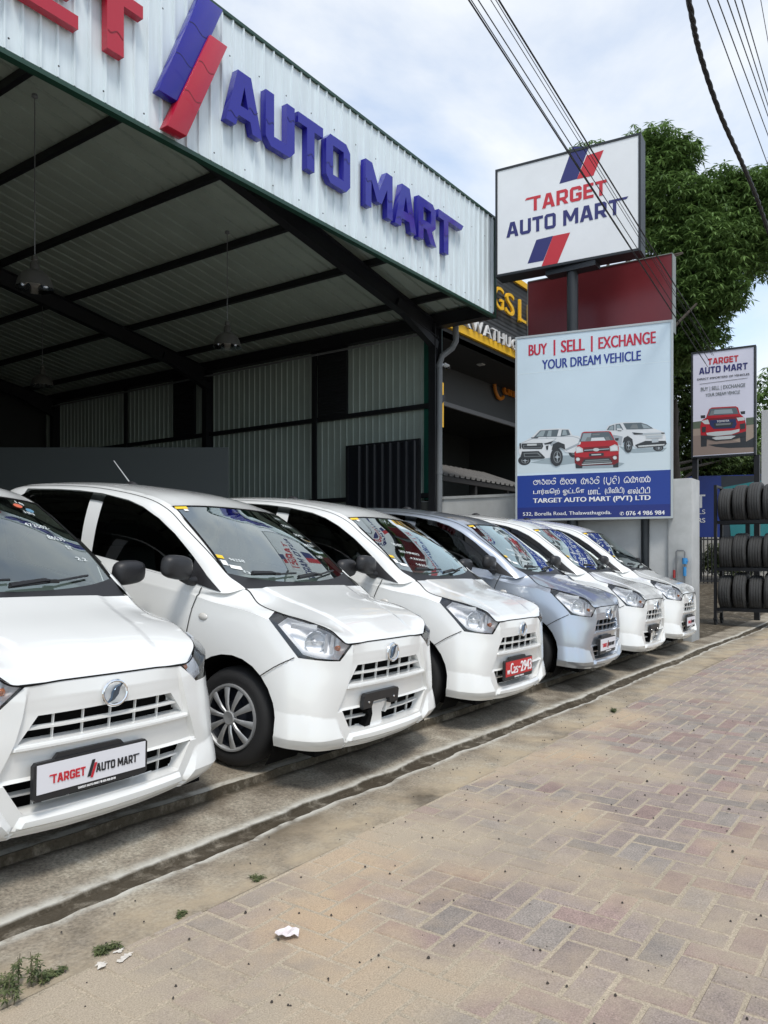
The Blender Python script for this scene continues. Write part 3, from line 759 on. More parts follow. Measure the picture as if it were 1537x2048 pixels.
    sw.tube([cc + (ra * math.cos(2 * math.pi * k / 24) + rb * math.sin(2 * math.pi * k / 24)) * .18 for k in range(25)], .014, 8, False)
    sw.bar(cc - rb * .17, cc + rb * .17, .05, .02); sw.box(cc, (.03, .12, .10))
    build(sw, 'steering_wheel', M['interior'], root, True, 40)
    return root
SAMP = {}
for _u in np.linspace(3.5, 13, 58):
    for _v in np.linspace(0, 8, 41): SAMP[(round(float(_u), 4), round(float(_v), 4))] = net_at(LOWER, float(_u), float(_v))
CACHE = SAMP

def copy_tree(o, parent=None, paint=None):
    c = o.copy(); COL.objects.link(c)
    if parent is not None: c.parent = parent
    if paint is not None and c.type == 'MESH' and c.data.materials and c.data.materials[0] == M['white']:
        c.data = c.data.copy(); c.data.materials[0] = paint
    for ch in list(o.children): copy_tree(ch, c, paint)
    return c

# what differs from car to car: number plate, stickers, paint-marker figures
def plate_plane(dy=-.11, z=.405, tilt=-6):
    t = R(tilt); up = Vector((math.sin(t) * -1 * -1, 0, math.cos(t)))
    return Plane((.625, dy - .26, z), (0, 1, 0), (-.10, 0, .995), (.995, 0, .10))
def add_plate(car, kind):
    if kind == 'bracket':
        b = MB(); pl = Plane((.594, -.305, .39), (0, 1, 0), (0, 0, 1), (1, 0, 0))
        b.prism([(0,0),(.085,0),(.10,.035),(.27,.035),(.285,0),(.37,0),(.37,.072),(.355,.085),(.015,.085),(0,.072)], lambda x, y, t: pl.at(x, y, t), -.01, .016)
        br = build(b, 'plate_bracket', M['blackpl'], car, True)
        s = MB()
        for x in (.05, .32): s.lathe([(.007, 0), (.006, .004), (.001, .005)], (.610, -.305 + x, .425), 'x', 10)
        build(s, 'bracket_screw', M['chrome'], br, True, 40)
        m_ = MB()
        m_.prism([(.12,-.13),(.26,-.13),(.24,-.05),(.275,.0),(.235,.035),(.135,.035),(.10,.0),(.135,-.05)], lambda x, y, t: pl.at(x, y, t), -.055, -.012)
        m_.prism([(.28,-.06),(.34,-.03),(.33,.0),(.29,.01)], lambda x, y, t: pl.at(x, y, t), -.05, -.01)
        build(m_, 'plate_mount', M['white'] if car.get('paint') != 'silver' else M['silver'], br, True)
        k = MB(); k.prism([(.06,-.125),(.115,-.125),(.135,-.05),(.120,.0),(.075,-.02),(.10,-.05)], lambda x, y, t: pl.at(x, y, t), -.05, -.006)
        build(k, 'tow_hook_opening', M['dark'], br, True)
        return br
    pl = plate_plane(z=.325 if kind != 'red' else .325)
    W, Hh = .535, .145
    b = MB(); b.prism([(0,.012),(.012,0),(W-.012,0),(W,.012),(W,Hh-.012),(W-.012,Hh),(.012,Hh),(0,Hh-.012)], lambda x, y, t: pl.at(x, y, t), -.016, .004)
    b.prism([(.09,Hh),(.42,Hh),(.40,Hh+.02),(.11,Hh+.02)], lambda x, y, t: pl.at(x, y, t), -.02, -.004)
    fr = build(b, 'number_plate', M['blackpl'], car, True)
    p = MB(); p.prism([(.012,.027),(W-.012,.027),(W-.012,Hh-.009),(.012,Hh-.009)], lambda x, y, t: pl.at(x, y, t), .0045, .007)
    build(p, 'plate_panel', M['platered'] if kind == 'red' else M['platewhite'], fr, True)
    t = MB()
    if kind == 'red':
        fit_text(t, pl, 'WP', .03, .045, .085, .075, .0085, .03, 0, thick=.002)
        fit_text(t, pl, 'C', .095, .042, .145, .122, .0085, .03, 0, thick=.002)
        fit_text(t, pl, '25', .150, .042, .235, .092, .0085, .03, 0, thick=.002)
        fit_text(t, pl, '-', .245, .075, .285, .086, .0085, .03, 0, thick=.002)
        fit_text(t, pl, '2943', .290, .042, .510, .122, .0085, .03, 0, thick=.002)
        fit_text(t, pl, 'MOTOR TRADER', .18, .009, .36, .020, .0055, .02, 0, thick=.002)
        build(t, 'plate_lettering', M['whiteprint'], fr, True)
    else:
        fit_logo(t, pl, '<ARGET', .062, .058, .222, .092, .0085, .002, 0)
        fit_logo(t, pl, 'AUTO MAR>', .272, .058, .490, .092, .0085, .002, 1)
        t.prism([(.232,.048),(.246,.048),(.268,.112),(.254,.112)], lambda x, y, q: pl.at(x, y, q), .0078, .0092, 1)
        t.prism([(.246,.042),(.257,.042),(.277,.098),(.266,.098)], lambda x, y, q: pl.at(x, y, q), .0080, .0096, 0)
        fit_text(t, pl, 'TARGET AUTO MART \u25cf 076-498 69 84', .19, .010, .37, .019, .0055, .02, 2, thick=.002)
        build(t, 'plate_lettering', [M['redprint'], M['blackprint'], M['whiteprint']], fr, True)
    return fr
def add_screen_marks(car, lines, seed, stickers=True):
    if stickers:
        for nm, mm, bx in (('yellow_sticker', 'yellow', (-.985, .945, -.80, .985)), ('yellow_sticker', 'yellow', (-.965, .23, -.87, .275)), ('paper_sticker', 'paper', (-.95, .135, -.87, .205)), ('paper_sticker', 'paper', (-.86, .105, -.70, .155)), ('paper_sticker', 'paper', (-.88, .905, -.82, .940))):
            y = MB(); screen_box(y, *bx); build(y, nm, M[mm], car, True)
    k = MB()
    for body, u, v, wd, ht, sl in lines: screen_text(k, body, u, v, wd, ht, sl, .004)
    build(k, 'marker_writing', M['ink'], car, True)
car0 = make_car()
ROWG = 'small hatchbacks parked in a row'
#        X (centre), Y of the front axle, heading, pitch, roll, paint, plate, label
CARS = [
 (1.93, 3.38, 3.5, 'white', 'logo', 'white hatchback cut off by the left edge with a white dealer plate'),
 (3.72, 3.23, 3.5, 'white', 'bracket', 'white hatchback with raised roof aerial and bare black plate bracket'),
 (5.49, 3.23, 3.2, 'white', 'red', 'white hatchback with the red number plate, left of the silver one'),
 (7.41, 3.22, 4.0, 'silver', 'logo', 'silver blue hatchback, the only one in the row that is not white'),
 (8.99, 3.22, 3.0, 'white', 'bracket', 'white hatchback without a plate, between the silver one and the farthest one'),
 (10.58, 3.24, 3.5, 'white', 'logo', 'farthest white hatchback, beside the concrete pillar under the tall advert board'),
]
SLOPE = math.tan(R(6))
CAROBJ = []
for i, (x, y, th, paint, plate, label) in enumerate(CARS):
    c = car0 if i == 0 else copy_tree(car0, None, M['silver'] if paint == 'silver' else None)
    setprops(c, label, 'car', ROWG)
    if paint == 'silver': c['paint'] = 'silver'
    fwd = Vector((math.sin(R(th)), -math.cos(R(th)), 0)); left = Vector((math.cos(R(th)), math.sin(R(th)), 0)); up = Vector((0, 0, 1))
    P = R(6.0); fwd, up = fwd * math.cos(P) - up * math.sin(P), up * math.cos(P) + fwd * math.sin(P)
    Q = R(-1.0); left, up = left * math.cos(Q) + up * math.sin(Q), up * math.cos(Q) - left * math.sin(Q)
    rot = Matrix((fwd, left, up)).transposed()
    c.rotation_euler = rot.to_euler(); c.location = Vector((x, y, .266)) - up * .278
    for wch in c.children:
        if wch.name.startswith('wheel'): wch.rotation_euler.y = rng.uniform(0, 6.28)
    CAROBJ.append(c)
for i, (c, cc) in enumerate(zip(CAROBJ, CARS)):
    add_plate(c, cc[4])
MARKS = [
 [('18', .62, .93, .08, .05, -.03), ('HN', .60, .78, .10, .055, -.02), ('473502-', .46, .62, .26, .05, -.03), ('86535', .60, .50, .18, .05, -.03), ('ST', .72, .40, .06, .05, -.02), ('2.2', .72, .28, .12, .05, -.03)],
 [('96258', -.80, .22, .20, .05, .0), ('33', -.72, .08, .09, .045, -.02), ('HN', .66, .88, .10, .05, -.02), ('35036-', .60, .74, .24, .05, -.02), ('3042', .66, .60, .2, .05, -.02), ('86531', .62, .46, .22, .05, -.02), ('UST', .66, .30, .12, .05, -.02)],
 [('SBHBT', -.62, .47, .20, .055, -.02), ('202 MP4022', -.60, .37, .40, .045, -.03), ('KZ02041', -.48, .27, .30, .04, -.02), ('16251', -.46, .17, .22, .05, -.02), ('N', -.34, .08, .05, .05, 0), ('16 04', .55, .78, .24, .05, -.02), ('30 2041', .50, .64, .30, .05, -.02)],
 [('SBHBT', -.60, .42, .22, .05, -.02), ('ZN1 MS1 C350', -.62, .32, .50, .045, -.03), ('4020500', -.46, .22, .34, .04, -.02)],
 [('CH 20', -.60, .50, .20, .05, -.02), ('40 2051', -.56, .38, .30, .045, -.02), ('1620', -.40, .26, .20, .05, -.02)],
 [('2041', -.6, .72, .2, .05, 0), ('10 2051', -.5, .55, .3, .05, 0), ('32', -.4, .4, .1, .05, 0)],
]
for i, c in enumerate(CAROBJ): add_screen_marks(c, MARKS[i], i)
# details only some cars show
r = MB(); r.tube([(-1.82, 0, 1.545), (-2.02, 0, 1.70)], [.005, .003], 8); build(r, 'aerial_rod', mat('grey_rod', (.35, .36, .36), .4), CAROBJ[1], True, 40)
for sgn in (-1, 1):
    s = MB(); s.lathe([(.001, .004), (.009, .003), (.010, 0)], (.552, sgn * .50, .47), 'x', 14); build(s, 'parking_sensor', M['silver'], CAROBJ[3], True, 40)
st = MB(); o_ = [screen_pt(.60 + .05 * math.cos(a), .885 + .03 * math.sin(a), .004) for a in [2 * math.pi * k / 14 for k in range(14)]]; st.add(o_, [tuple(range(14))]); build(st, 'round_sticker', mat('red_sticker', (.55, .12, .06), .5), CAROBJ[0], True)
st = MB(); o_ = [screen_pt(.70 + .05 * math.cos(a), .83 + .03 * math.sin(a), .004) for a in [2 * math.pi * k / 14 for k in range(14)]]; st.add(o_, [tuple(range(14))]); build(st, 'round_sticker', mat('blue_sticker', (.10, .22, .32), .5), CAROBJ[0], True)
# ---------------------------------------------------------------- ground
def nz1(x, s=0):                                  # cheap smooth 1-D noise
    v = 0
    for k, (f_, a_) in enumerate(((.9, 1), (2.3, .6), (5.7, .35), (13.1, .2), (29.0, .12))): v += a_ * math.sin(x * f_ + 1.7 * k + s * 3.1 + 1.3 * math.sin(x * f_ * .37 + s))
    return v / 2.2
def mud_nodes(m, base_stops, sc, second=None, attr=None, rough=.9, bumpd=.012, fine=90):
    n, l, b = link_nodes(m); t = n.new('ShaderNodeTexCoord')
    def noise(s_, det=8, ro=.62):
        x = n.new('ShaderNodeTexNoise'); x.inputs['Scale'].default_value = s_; x.inputs['Detail'].default_value = det; x.inputs['Roughness'].default_value = ro; l.new(t.outputs['Object'], x.inputs['Vector']); return x
    a = noise(sc); r = n.new('ShaderNodeValToRGB'); el = r.color_ramp.elements
    el[0].position, el[0].color = base_stops[0][0], (*base_stops[0][1], 1); el[1].position, el[1].color = base_stops[-1][0], (*base_stops[-1][1], 1)
    for p_, c_ in base_stops[1:-1]:
        e = el.new(p_); e.color = (*c_, 1)
    l.new(a.outputs[0], r.inputs[0]); colr = r.outputs[0]
    f = noise(fine, 6, .7); fr_ = n.new('ShaderNodeMapRange'); fr_.inputs[1].default_value = .3; fr_.inputs[2].default_value = .7; fr_.inputs[3].default_value = .50; fr_.inputs[4].default_value = 1.50; l.new(f.outputs[0], fr_.inputs[0])
    mu = n.new('ShaderNodeMix'); mu.data_type = 'RGBA'; mu.blend_type = 'MULTIPLY'; mu.inputs[0].default_value = 1; l.new(colr, mu.inputs[6]); l.new(fr_.outputs[0], mu.inputs[7]); colr = mu.outputs[2]
    if second:                                    # a second colour in large patches
        cx, s2, lo, hi = second; q = noise(s2, 7, .6); qr = n.new('ShaderNodeMapRange'); qr.inputs[1].default_value = lo; qr.inputs[2].default_value = hi; l.new(q.outputs[0], qr.inputs[0])
        mm = n.new('ShaderNodeMix'); mm.data_type = 'RGBA'; l.new(qr.outputs[0], mm.inputs[0]); l.new(colr, mm.inputs[6]); mm.inputs[7].default_value = (*cx, 1); colr = mm.outputs[2]
    bp = n.new('ShaderNodeBump'); bp.inputs['Strength'].default_value = .6; bp.inputs['Distance'].default_value = bumpd; l.new(f.outputs[0], bp.inputs['Height']); l.new(bp.outputs[0], b.inputs['Normal'])
    b.inputs['Roughness'].default_value = rough; b.inputs['Specular IOR Level'].default_value = .25
    return n, l, b, t, colr, noise
APRON = bpy.data.materials.new('weathered_concrete')
n_, l_, b_, t_, col_, noise_ = mud_nodes(APRON, [(.30, (.14,.118,.090)), (.45, (.25,.215,.168)), (.60, (.345,.308,.245)), (.76, (.50,.465,.40))], 3.4, ((.11,.088,.062), 1.3, .52, .70), fine=70)
at_ = n_.new('ShaderNodeAttribute'); at_.attribute_name = 'wear_shade'; sp_ = n_.new('ShaderNodeSeparateColor'); l_.new(at_.outputs['Color'], sp_.inputs[0])
def mixin(colr, fac, c):
    mm = n_.new('ShaderNodeMix'); mm.data_type = 'RGBA'; l_.new(fac, mm.inputs[0]); l_.new(colr, mm.inputs[6]); mm.inputs[7].default_value = (*c, 1); return mm.outputs[2]
def mulnoise(fac, s_, lo, hi):
    q = noise_(s_, 6, .65); r = n_.new('ShaderNodeMapRange'); r.inputs[1].default_value = lo; r.inputs[2].default_value = hi; l_.new(q.outputs[0], r.inputs[0])
    m_ = n_.new('ShaderNodeMath'); m_.operation = 'MULTIPLY'; l_.new(fac, m_.inputs[0]); l_.new(r.outputs[0], m_.inputs[1]); return m_.outputs[0]
col_ = mixin(col_, mulnoise(sp_.outputs[1], 9, .30, .52), (.56,.54,.48))      # pale cement lips beside the channel
col_ = mixin(col_, mulnoise(sp_.outputs[0], 11, .22, .50), (.042,.032,.019))                          # wet silt in the channel, and shade painted at the apron step
col_ = mixin(col_, mulnoise(sp_.outputs[2], 3.5, .35, .62), (.42,.34,.235))   # dry sand drifting over the outer strip
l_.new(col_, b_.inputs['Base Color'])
GUT0, GUT1, PAV = 2.515, 2.635, 2.15
def ground_z(x, y):
    Y0 = y; yb, yf, ye = GUT1, GUT0, 3.02
    yb2, yf2 = GUT1 + .030 * nz1(x * 1.6, 1) + .012 * nz1(x * 9, 6), GUT0 + .026 * nz1(x * 1.9, 2) + .014 * nz1(x * 8, 8) + .05 * max(0, nz1(x * .7, 12))
    ye2 = 3.02 + .018 * nz1(x * 2.1, 5) + .010 * nz1(x * 8, 7)
    r_ = max(0, min(1, (x - 16.5) / 7)); ramp = .55 * r_ * r_ * (3 - 2 * r_)
    wear_shade = [0, 0, 0]; yy = float(np.interp(y, [2.14, GUT0, GUT1, 2.80, 3.02, 3.6], [2.14, yf2, yb2, 2.80, ye2, 3.6])) if 2.14 < y < 3.6 else y
    if y > ye and x < 12.2:
        z = -.024 + SLOPE * min(y - 3.0, 3.5) + .004 * nz1(x * 3 + y * 2, 3)
        if y < ye + .008: wear_shade[0] = .85  # step face darkened: its shade is painted into the colour
        elif y < ye + .06: wear_shade[1] = .8
        return z, wear_shade, yy
    z = -.10 + .006 * nz1(x * 1.3 + y, 4) + ramp + (.036 * max(0, min(1, (y - 2.68) / .3)) if x < 12.2 else 0)
    if x >= 12.2 and y > 3.2: z += .015
    if x >= 12.2 and y > GUT1: wear_shade[1] = 1.0
    e0, e1 = (y - yf) / .018, (yb - y) / .012
    if y > yf - .004 and y < yb + .006: wear_shade[0] = .90
    if e0 > -1 and e1 > -1:
        d = max(0, min(1, min(e0, e1) + .5)); z -= .024 * d
    lip = max(0, 1 - min(max(0, y - yb - .02) / .05 if y > yb else 9, max(0, yf - .015 - y) / .035 if y < yf else 9)) if wear_shade[0] < .1 else 0
    wear_shade[1] = lip
    if y > ye - .10: wear_shade[0] = max(wear_shade[0], .85 * max(0, min(1, (y - ye + .06) / .045)))  # painted shade along the foot of the step
    if y < yf - .05: wear_shade[2] = max(0, min(1, (yf - .02 - y) / .22)) * .9
    if y < yf: z = min(z, -.10 + .004 * nz1(x * 2, 9)) 
    return z, wear_shade, yy
xs = list(np.arange(-5, .6, .25)) + list(np.arange(.6, 6, .03)) + list(np.arange(6, 15, .06)) + list(np.arange(15, 30.1, .5))
ys = list(np.arange(2.14, 2.44, .03)) + [2.44, 2.46, 2.475, 2.485, 2.500, 2.507, 2.513, 2.519, 2.53, 2.55, 2.58, 2.61, 2.624, 2.630, 2.636, 2.642, 2.650, 2.665, 2.68, 2.70] + list(np.arange(2.72, 2.94, .03)) + [2.94, 2.965, 2.985, 3.0, 3.010, 3.017, 3.0205, 3.024, 3.030, 3.045, 3.06, 3.08] + list(np.arange(3.1, 3.6, .08)) + list(np.arange(3.6, 8, .4)) + list(np.arange(8, 20.1, 2))
GV = []; GC = []
for y in ys:
    for x in xs:
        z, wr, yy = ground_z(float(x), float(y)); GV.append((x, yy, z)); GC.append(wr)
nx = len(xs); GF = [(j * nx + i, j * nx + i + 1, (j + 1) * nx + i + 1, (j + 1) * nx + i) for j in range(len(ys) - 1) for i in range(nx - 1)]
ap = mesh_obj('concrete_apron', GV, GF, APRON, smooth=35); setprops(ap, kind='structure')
ca = ap.data.color_attributes.new('wear_shade', 'FLOAT_COLOR', 'POINT'); ca.data.foreach_set('color', [q for c in GC for q in (*c, 1)])

s = MB()
for x0, y0, x1, y1, sd in ((4.75, 2.98, 5.05, 2.68, 1), (7.2, 2.97, 7.05, 2.68, 3)):
    q_ = []
    for k in range(15):
        f_ = k / 14; x, y = x0 + (x1 - x0) * f_ + .018 * nz1(f_ * 6, sd), y0 + (y1 - y0) * f_ + .012 * nz1(f_ * 7, sd + 3); q_.append(Vector((x, y, ground_z(x, y)[0])))
    ribbon(s, q_, [Vector((0, 0, 1))] * 15, .004, .003)
setprops(build(s, 'concrete_crack', M['gap'], fixn=False), kind='structure')
# paving bricks, herringbone, each a little different in height and colour
PAVM = bpy.data.materials.new('paving_brick')
n_, l_, b_, t_, col_, noise_ = mud_nodes(PAVM, [(.25, (.80,.80,.80)), (.75, (1.15,1.12,1.10))], 14, fine=160, bumpd=.006)
at_ = n_.new('ShaderNodeAttribute'); at_.attribute_name = 'tone'
mu = n_.new('ShaderNodeMix'); mu.data_type = 'RGBA'; mu.blend_type = 'MULTIPLY'; mu.inputs[0].default_value = 1; l_.new(col_, mu.inputs[6]); l_.new(at_.outputs['Color'], mu.inputs[7]); col_ = mu.outputs[2]
def mix2(colr, fac, c):
    mm = n_.new('ShaderNodeMix'); mm.data_type = 'RGBA'; l_.new(fac, mm.inputs[0]); l_.new(colr, mm.inputs[6])
    if isinstance(c, tuple): mm.inputs[7].default_value = (*c, 1)
    else: l_.new(c, mm.inputs[7])
    return mm.outputs[2]
def band(node, lo, hi):
    r = n_.new('ShaderNodeMapRange'); r.inputs[1].default_value = lo; r.inputs[2].default_value = hi; l_.new(node.outputs[0], r.inputs[0]); return r.outputs[0]
sandtone = n_.new('ShaderNodeValToRGB'); sandtone.color_ramp.elements[0].color = (.40,.335,.255,1); sandtone.color_ramp.elements[1].color = (.46,.345,.235,1); sandtone.color_ramp.elements[0].position = .45; sandtone.color_ramp.elements[1].position = .66
l_.new(noise_(.9, 5, .55).outputs[0], sandtone.inputs[0])
grain = noise_(210, 4, .7); gm = n_.new('ShaderNodeMix'); gm.data_type = 'RGBA'; gm.blend_type = 'MULTIPLY'; gm.inputs[0].default_value = 1
gr_ = n_.new('ShaderNodeMapRange'); gr_.inputs[1].default_value = .3; gr_.inputs[2].default_value = .7; gr_.inputs[3].default_value = .70; gr_.inputs[4].default_value = 1.3; l_.new(grain.outputs[0], gr_.inputs[0])
l_.new(sandtone.outputs[0], gm.inputs[6]); l_.new(gr_.outputs[0], gm.inputs[7])
# sand lies in big soft patches, thicker beside the drain strip
ps = n_.new('ShaderNodeSeparateXYZ'); l_.new(t_.outputs['Object'], ps.inputs[0])
edge = n_.new('ShaderNodeMapRange'); edge.inputs[1].default_value = 1.1; edge.inputs[2].default_value = 2.15; edge.inputs[3].default_value = -.02; edge.inputs[4].default_value = .09; l_.new(ps.outputs[1], edge.inputs[0])
nearx = n_.new('ShaderNodeMapRange'); nearx.inputs[1].default_value = 2.2; nearx.inputs[2].default_value = 6.0; nearx.inputs[3].default_value = .05; nearx.inputs[4].default_value = -.05; l_.new(ps.outputs[0], nearx.inputs[0])
big = noise_(1.15, 10, .62); ad = n_.new('ShaderNodeMath'); ad.operation = 'ADD'; l_.new(big.outputs[0], ad.inputs[0]); l_.new(edge.outputs[0], ad.inputs[1])
ad2 = n_.new('ShaderNodeMath'); ad2.operation = 'ADD'; l_.new(ad.outputs[0], ad2.inputs[0]); l_.new(nearx.outputs[0], ad2.inputs[1])
col_ = mix2(col_, band(ad2, .48, .66), gm.outputs[2])
l_.new(col_, b_.inputs['Base Color'])
SANDM = bpy.data.materials.new('joint_sand')
n2_, l2_, b2_, t2_, c2_, _ = mud_nodes(SANDM, [(.3, (.34,.29,.22)), (.7, (.44,.37,.28))], 3, fine=200, bumpd=.004); l2_.new(c2_, b2_.inputs['Base Color'])
BW = .112; bv = []; bf = []; bc = []
def brick(x, y, lx, ly):
    lim = PAV + .012 * math.sin(x * 5)
    if y + ly > lim: ly = lim - y
    if x + lx < -2 or x > 24 or ly < .03 or y < -3.2: return
    g_ = .0045; z = -.1000 + max(-.0014, rng.gauss(0, .0012)); tx, ty_ = rng.gauss(0, .0004), rng.gauss(0, .0004)
    o = len(bv); a, b, c, d = x + g_, y + g_, x + lx - g_, y + ly - g_; h = .006
    for (X, Y, zz) in ((a + h, b + h, z - tx - ty_), (c - h, b + h, z + tx - ty_), (c - h, d - h, z + tx + ty_), (a + h, d - h, z - tx + ty_)): bv.append((X, Y, zz))
    for (X, Y) in ((a, b), (c, b), (c, d), (a, d)): bv.append((X, Y, z - .007))
    bf.append((o, o + 1, o + 2, o + 3))
    for k in range(4): bf.append((o + 4 + k, o + 4 + (k + 1) % 4, o + (k + 1) % 4, o + k))
    v = rng.uniform(.90, 1.13); rd = rng.random()
    c_ = (.295 * v, .247 * v, .222 * v) if rd < .6 else ((.28 * v, .25 * v, .225 * v) if rd < .85 else (.30 * v, .225 * v, .203 * v))
    bc.extend([c_] * 8)
for j in range(-32, 24):
    for k in range(-14, 60):
        X0, Y0 = (j + 4 * k) * BW, j * BW
        brick(X0, Y0, 2 * BW, BW); brick((j + 3 + 4 * k) * BW, Y0, BW, 2 * BW)
pv = mesh_obj('brick_pavement', bv, bf, PAVM); setprops(pv, kind='structure')
ca = pv.data.color_attributes.new('tone', 'FLOAT_COLOR', 'POINT'); ca.data.foreach_set('color', [q for c in bc for q in (*c, 1)])
s = MB(); s.grid([[(x, y, -.1031 + .0006 * math.sin(x * 2.3 + y) * math.sin(y * 3.1)) for x in np.arange(-2.2, 26, .4)] for y in list(np.arange(-3.4, 2.0, .3)) + [2.145]]); setprops(build(s, 'pavement_sand_bed', SANDM, smooth=40), kind='structure')
s = MB(); s.add([(-400, -400, -.19), (400, -400, -.19), (400, 400, -.19), (-400, 400, -.19)], [(0, 1, 2, 3)])
setprops(build(s, 'ground', mat('bare_earth', (.27, .23, .17), .95, noise=.3, nscale=.6)), kind='structure')
s = MB(); s.add([(-200, -12, -.13), (200, -12, -.13), (200, -3.3, -.13), (-200, -3.3, -.13)], [(0, 1, 2, 3)])
setprops(build(s, 'road', mat('asphalt', (.055, .055, .056), .9, noise=.25, nscale=3)), kind='structure')
# loose grit: nobody could count it
s = MB()
for k in range(620):
    x, y = rng.uniform(.9, 7), rng.uniform(-.6, 2.6); x = .9 + (x - .9) ** 1.15 / 6.1 ** .15; r_ = rng.uniform(.002, .0058) * (1.6 if rng.random() < .06 else 1)
    z = -.099 if y < 2.15 else -.097
    if GUT0 - .06 < y < GUT1 + .08: continue
    P = [Vector((math.cos(a) * r_ * rng.uniform(.7, 1.2), math.sin(a) * r_ * rng.uniform(.7, 1.2), 0)) for a in (0, 1.25, 2.5, 3.75, 5)]
    o = Vector((x, y, z)); s.add([o + p for p in P] + [o + p * .55 + Vector((0, 0, r_ * .9)) for p in P], [(5, 6, 7, 8, 9)] + [(i, (i + 1) % 5, 5 + (i + 1) % 5, 5 + i) for i in range(5)])
setprops(build(s, 'loose_grit', mat('dark_grit', (.05, .042, .036), .9)), 'dark crumbs of grit scattered over the sandy brick pavement', 'grit', kind='stuff')

LEAFM = {}
def leafmat(name, a, b, tr=.25):
    m = bpy.data.materials.new(name); n, l, p = link_nodes(m)
    at = n.new('ShaderNodeAttribute'); at.attribute_name = 'tone'; r = n.new('ShaderNodeValToRGB'); r.color_ramp.elements[0].color = (*a, 1); r.color_ramp.elements[1].color = (*b, 1)
    l.new(at.outputs['Fac'], r.inputs[0]); l.new(r.outputs[0], p.inputs['Base Color']); p.inputs['Roughness'].default_value = .5; p.inputs['Specular IOR Level'].default_value = .3
    td = n.new('ShaderNodeBsdfTranslucent'); l.new(r.outputs[0], td.inputs[0]); ms = n.new('ShaderNodeMixShader'); ms.inputs[0].default_value = tr
    l.new(p.outputs[0], ms.inputs[1]); l.new(td.outputs[0], ms.inputs[2]); l.new(ms.outputs[0], n['Material Output'].inputs[0])
    return m
M['leaf'] = leafmat('mango_leaf', (.045, .085, .024), (.19, .31, .09), .35)
M['leaf2'] = leafmat('shrub_leaf', (.028, .052, .018), (.13, .19, .055), .3)
M['weed'] = leafmat('weed_leaf', (.04, .065, .025), (.17, .19, .08))
M['bark'] = mat('bark', (.045, .036, .028), .9, noise=.4, nscale=6, bump=.4, bscale=20)
def foliage(name, centres, parent, m, per, ln, wd, leaves=6, droop=.5, seed=1):
    """many small leaves in tufts filling a set of ellipsoids (centre, radii)"""
    r = np.random.default_rng(seed); V = []; F = []; T = []
    for (c, rad), cnt in zip(centres, per):
        for _ in range(cnt):
            d = r.normal(size=3); d /= np.linalg.norm(d); q = r.random() ** .38
            p = np.array(c) + d * np.array(rad) * q * r.uniform(.82, 1.12)
            tuft = r.uniform(.15, .85) * .6 + r.uniform(0, .4)
            for k in range(leaves):
                a = 2 * math.pi * k / leaves + r.uniform(-.4, .4); e = r.uniform(-.75, .35) - droop * .4
                dr = np.array((math.cos(a) * math.cos(e), math.sin(a) * math.cos(e), math.sin(e))); sd_ = np.cross(dr, (0, 0, 1)); sd_ /= np.linalg.norm(sd_) + 1e-9
                L_ = ln * r.uniform(.7, 1.25); W_ = wd * r.uniform(.8, 1.2); up = np.cross(sd_, dr)
                o = len(V); V += [p, p + dr * L_ * .45 + sd_ * W_ - up * .0, p + dr * L_ - np.array((0, 0, L_ * .15)), p + dr * L_ * .45 - sd_ * W_]
                F.append((o, o + 1, o + 2, o + 3)); tt = min(1, max(0, tuft + r.uniform(-.15, .15))); T += [tt] * 4
    o = mesh_obj(name, V, F, m, parent, fixn=False)
    ca_ = o.data.color_attributes.new('tone', 'FLOAT_COLOR', 'POINT'); ca_.data.foreach_set('color', [q for t in T for q in (t, t, t, 1)])
    return o
def weed(px, py, z, spread, h, count, label, seed):
    p = onz(px, py, z); t = thing('weed', p, label, 'weed', 'weeds along the pavement edge')
    r = random.Random(seed); st_ = MB(); cen = []
    for k in range(count):
        a = r.uniform(0, 6.28); d = spread * r.random() ** .6; q = p + Vector((math.cos(a) * d, math.sin(a) * d * .6, 0)); hh = h * r.uniform(.4, 1)
        st_.tube([q, q + Vector((r.uniform(-.01, .01), r.uniform(-.01, .01), hh))], [.0015, .001], 4, False); cen.append((q + Vector((0, 0, hh * .6)), (.018, .018, hh * .45)))
    build(st_, 'stem', mat('weed_stem', (.10, .09, .05), .8), t)
    foliage('foliage', cen, t, M['weed'], [7] * len(cen), .016, .0032, 5, .0, seed)
weed(22, 1990, -.1, .10, .085, 15, 'largest weed clump, in the bottom left corner of the pavement', 3)
weed(215, 1902, -.1, .038, .020, 8, 'dark green weed growing beside the white paint splash', 4)
weed(100, 1950, -.1, .05, .016, 7, 'low greyish weed between the corner clump and the paint splash', 5)
weed(515, 1758, -.1, .028, .018, 4, 'small grass tuft at the joint of concrete strip and bricks', 6)
weed(1228, 1424, -.1, .05, .035, 7, 'tiny far weed at the pavement edge in front of the silver car', 7)
weed(368, 1830, -.1, .02, .02, 3, 'sparse grass blades beside the sandy joint', 8)
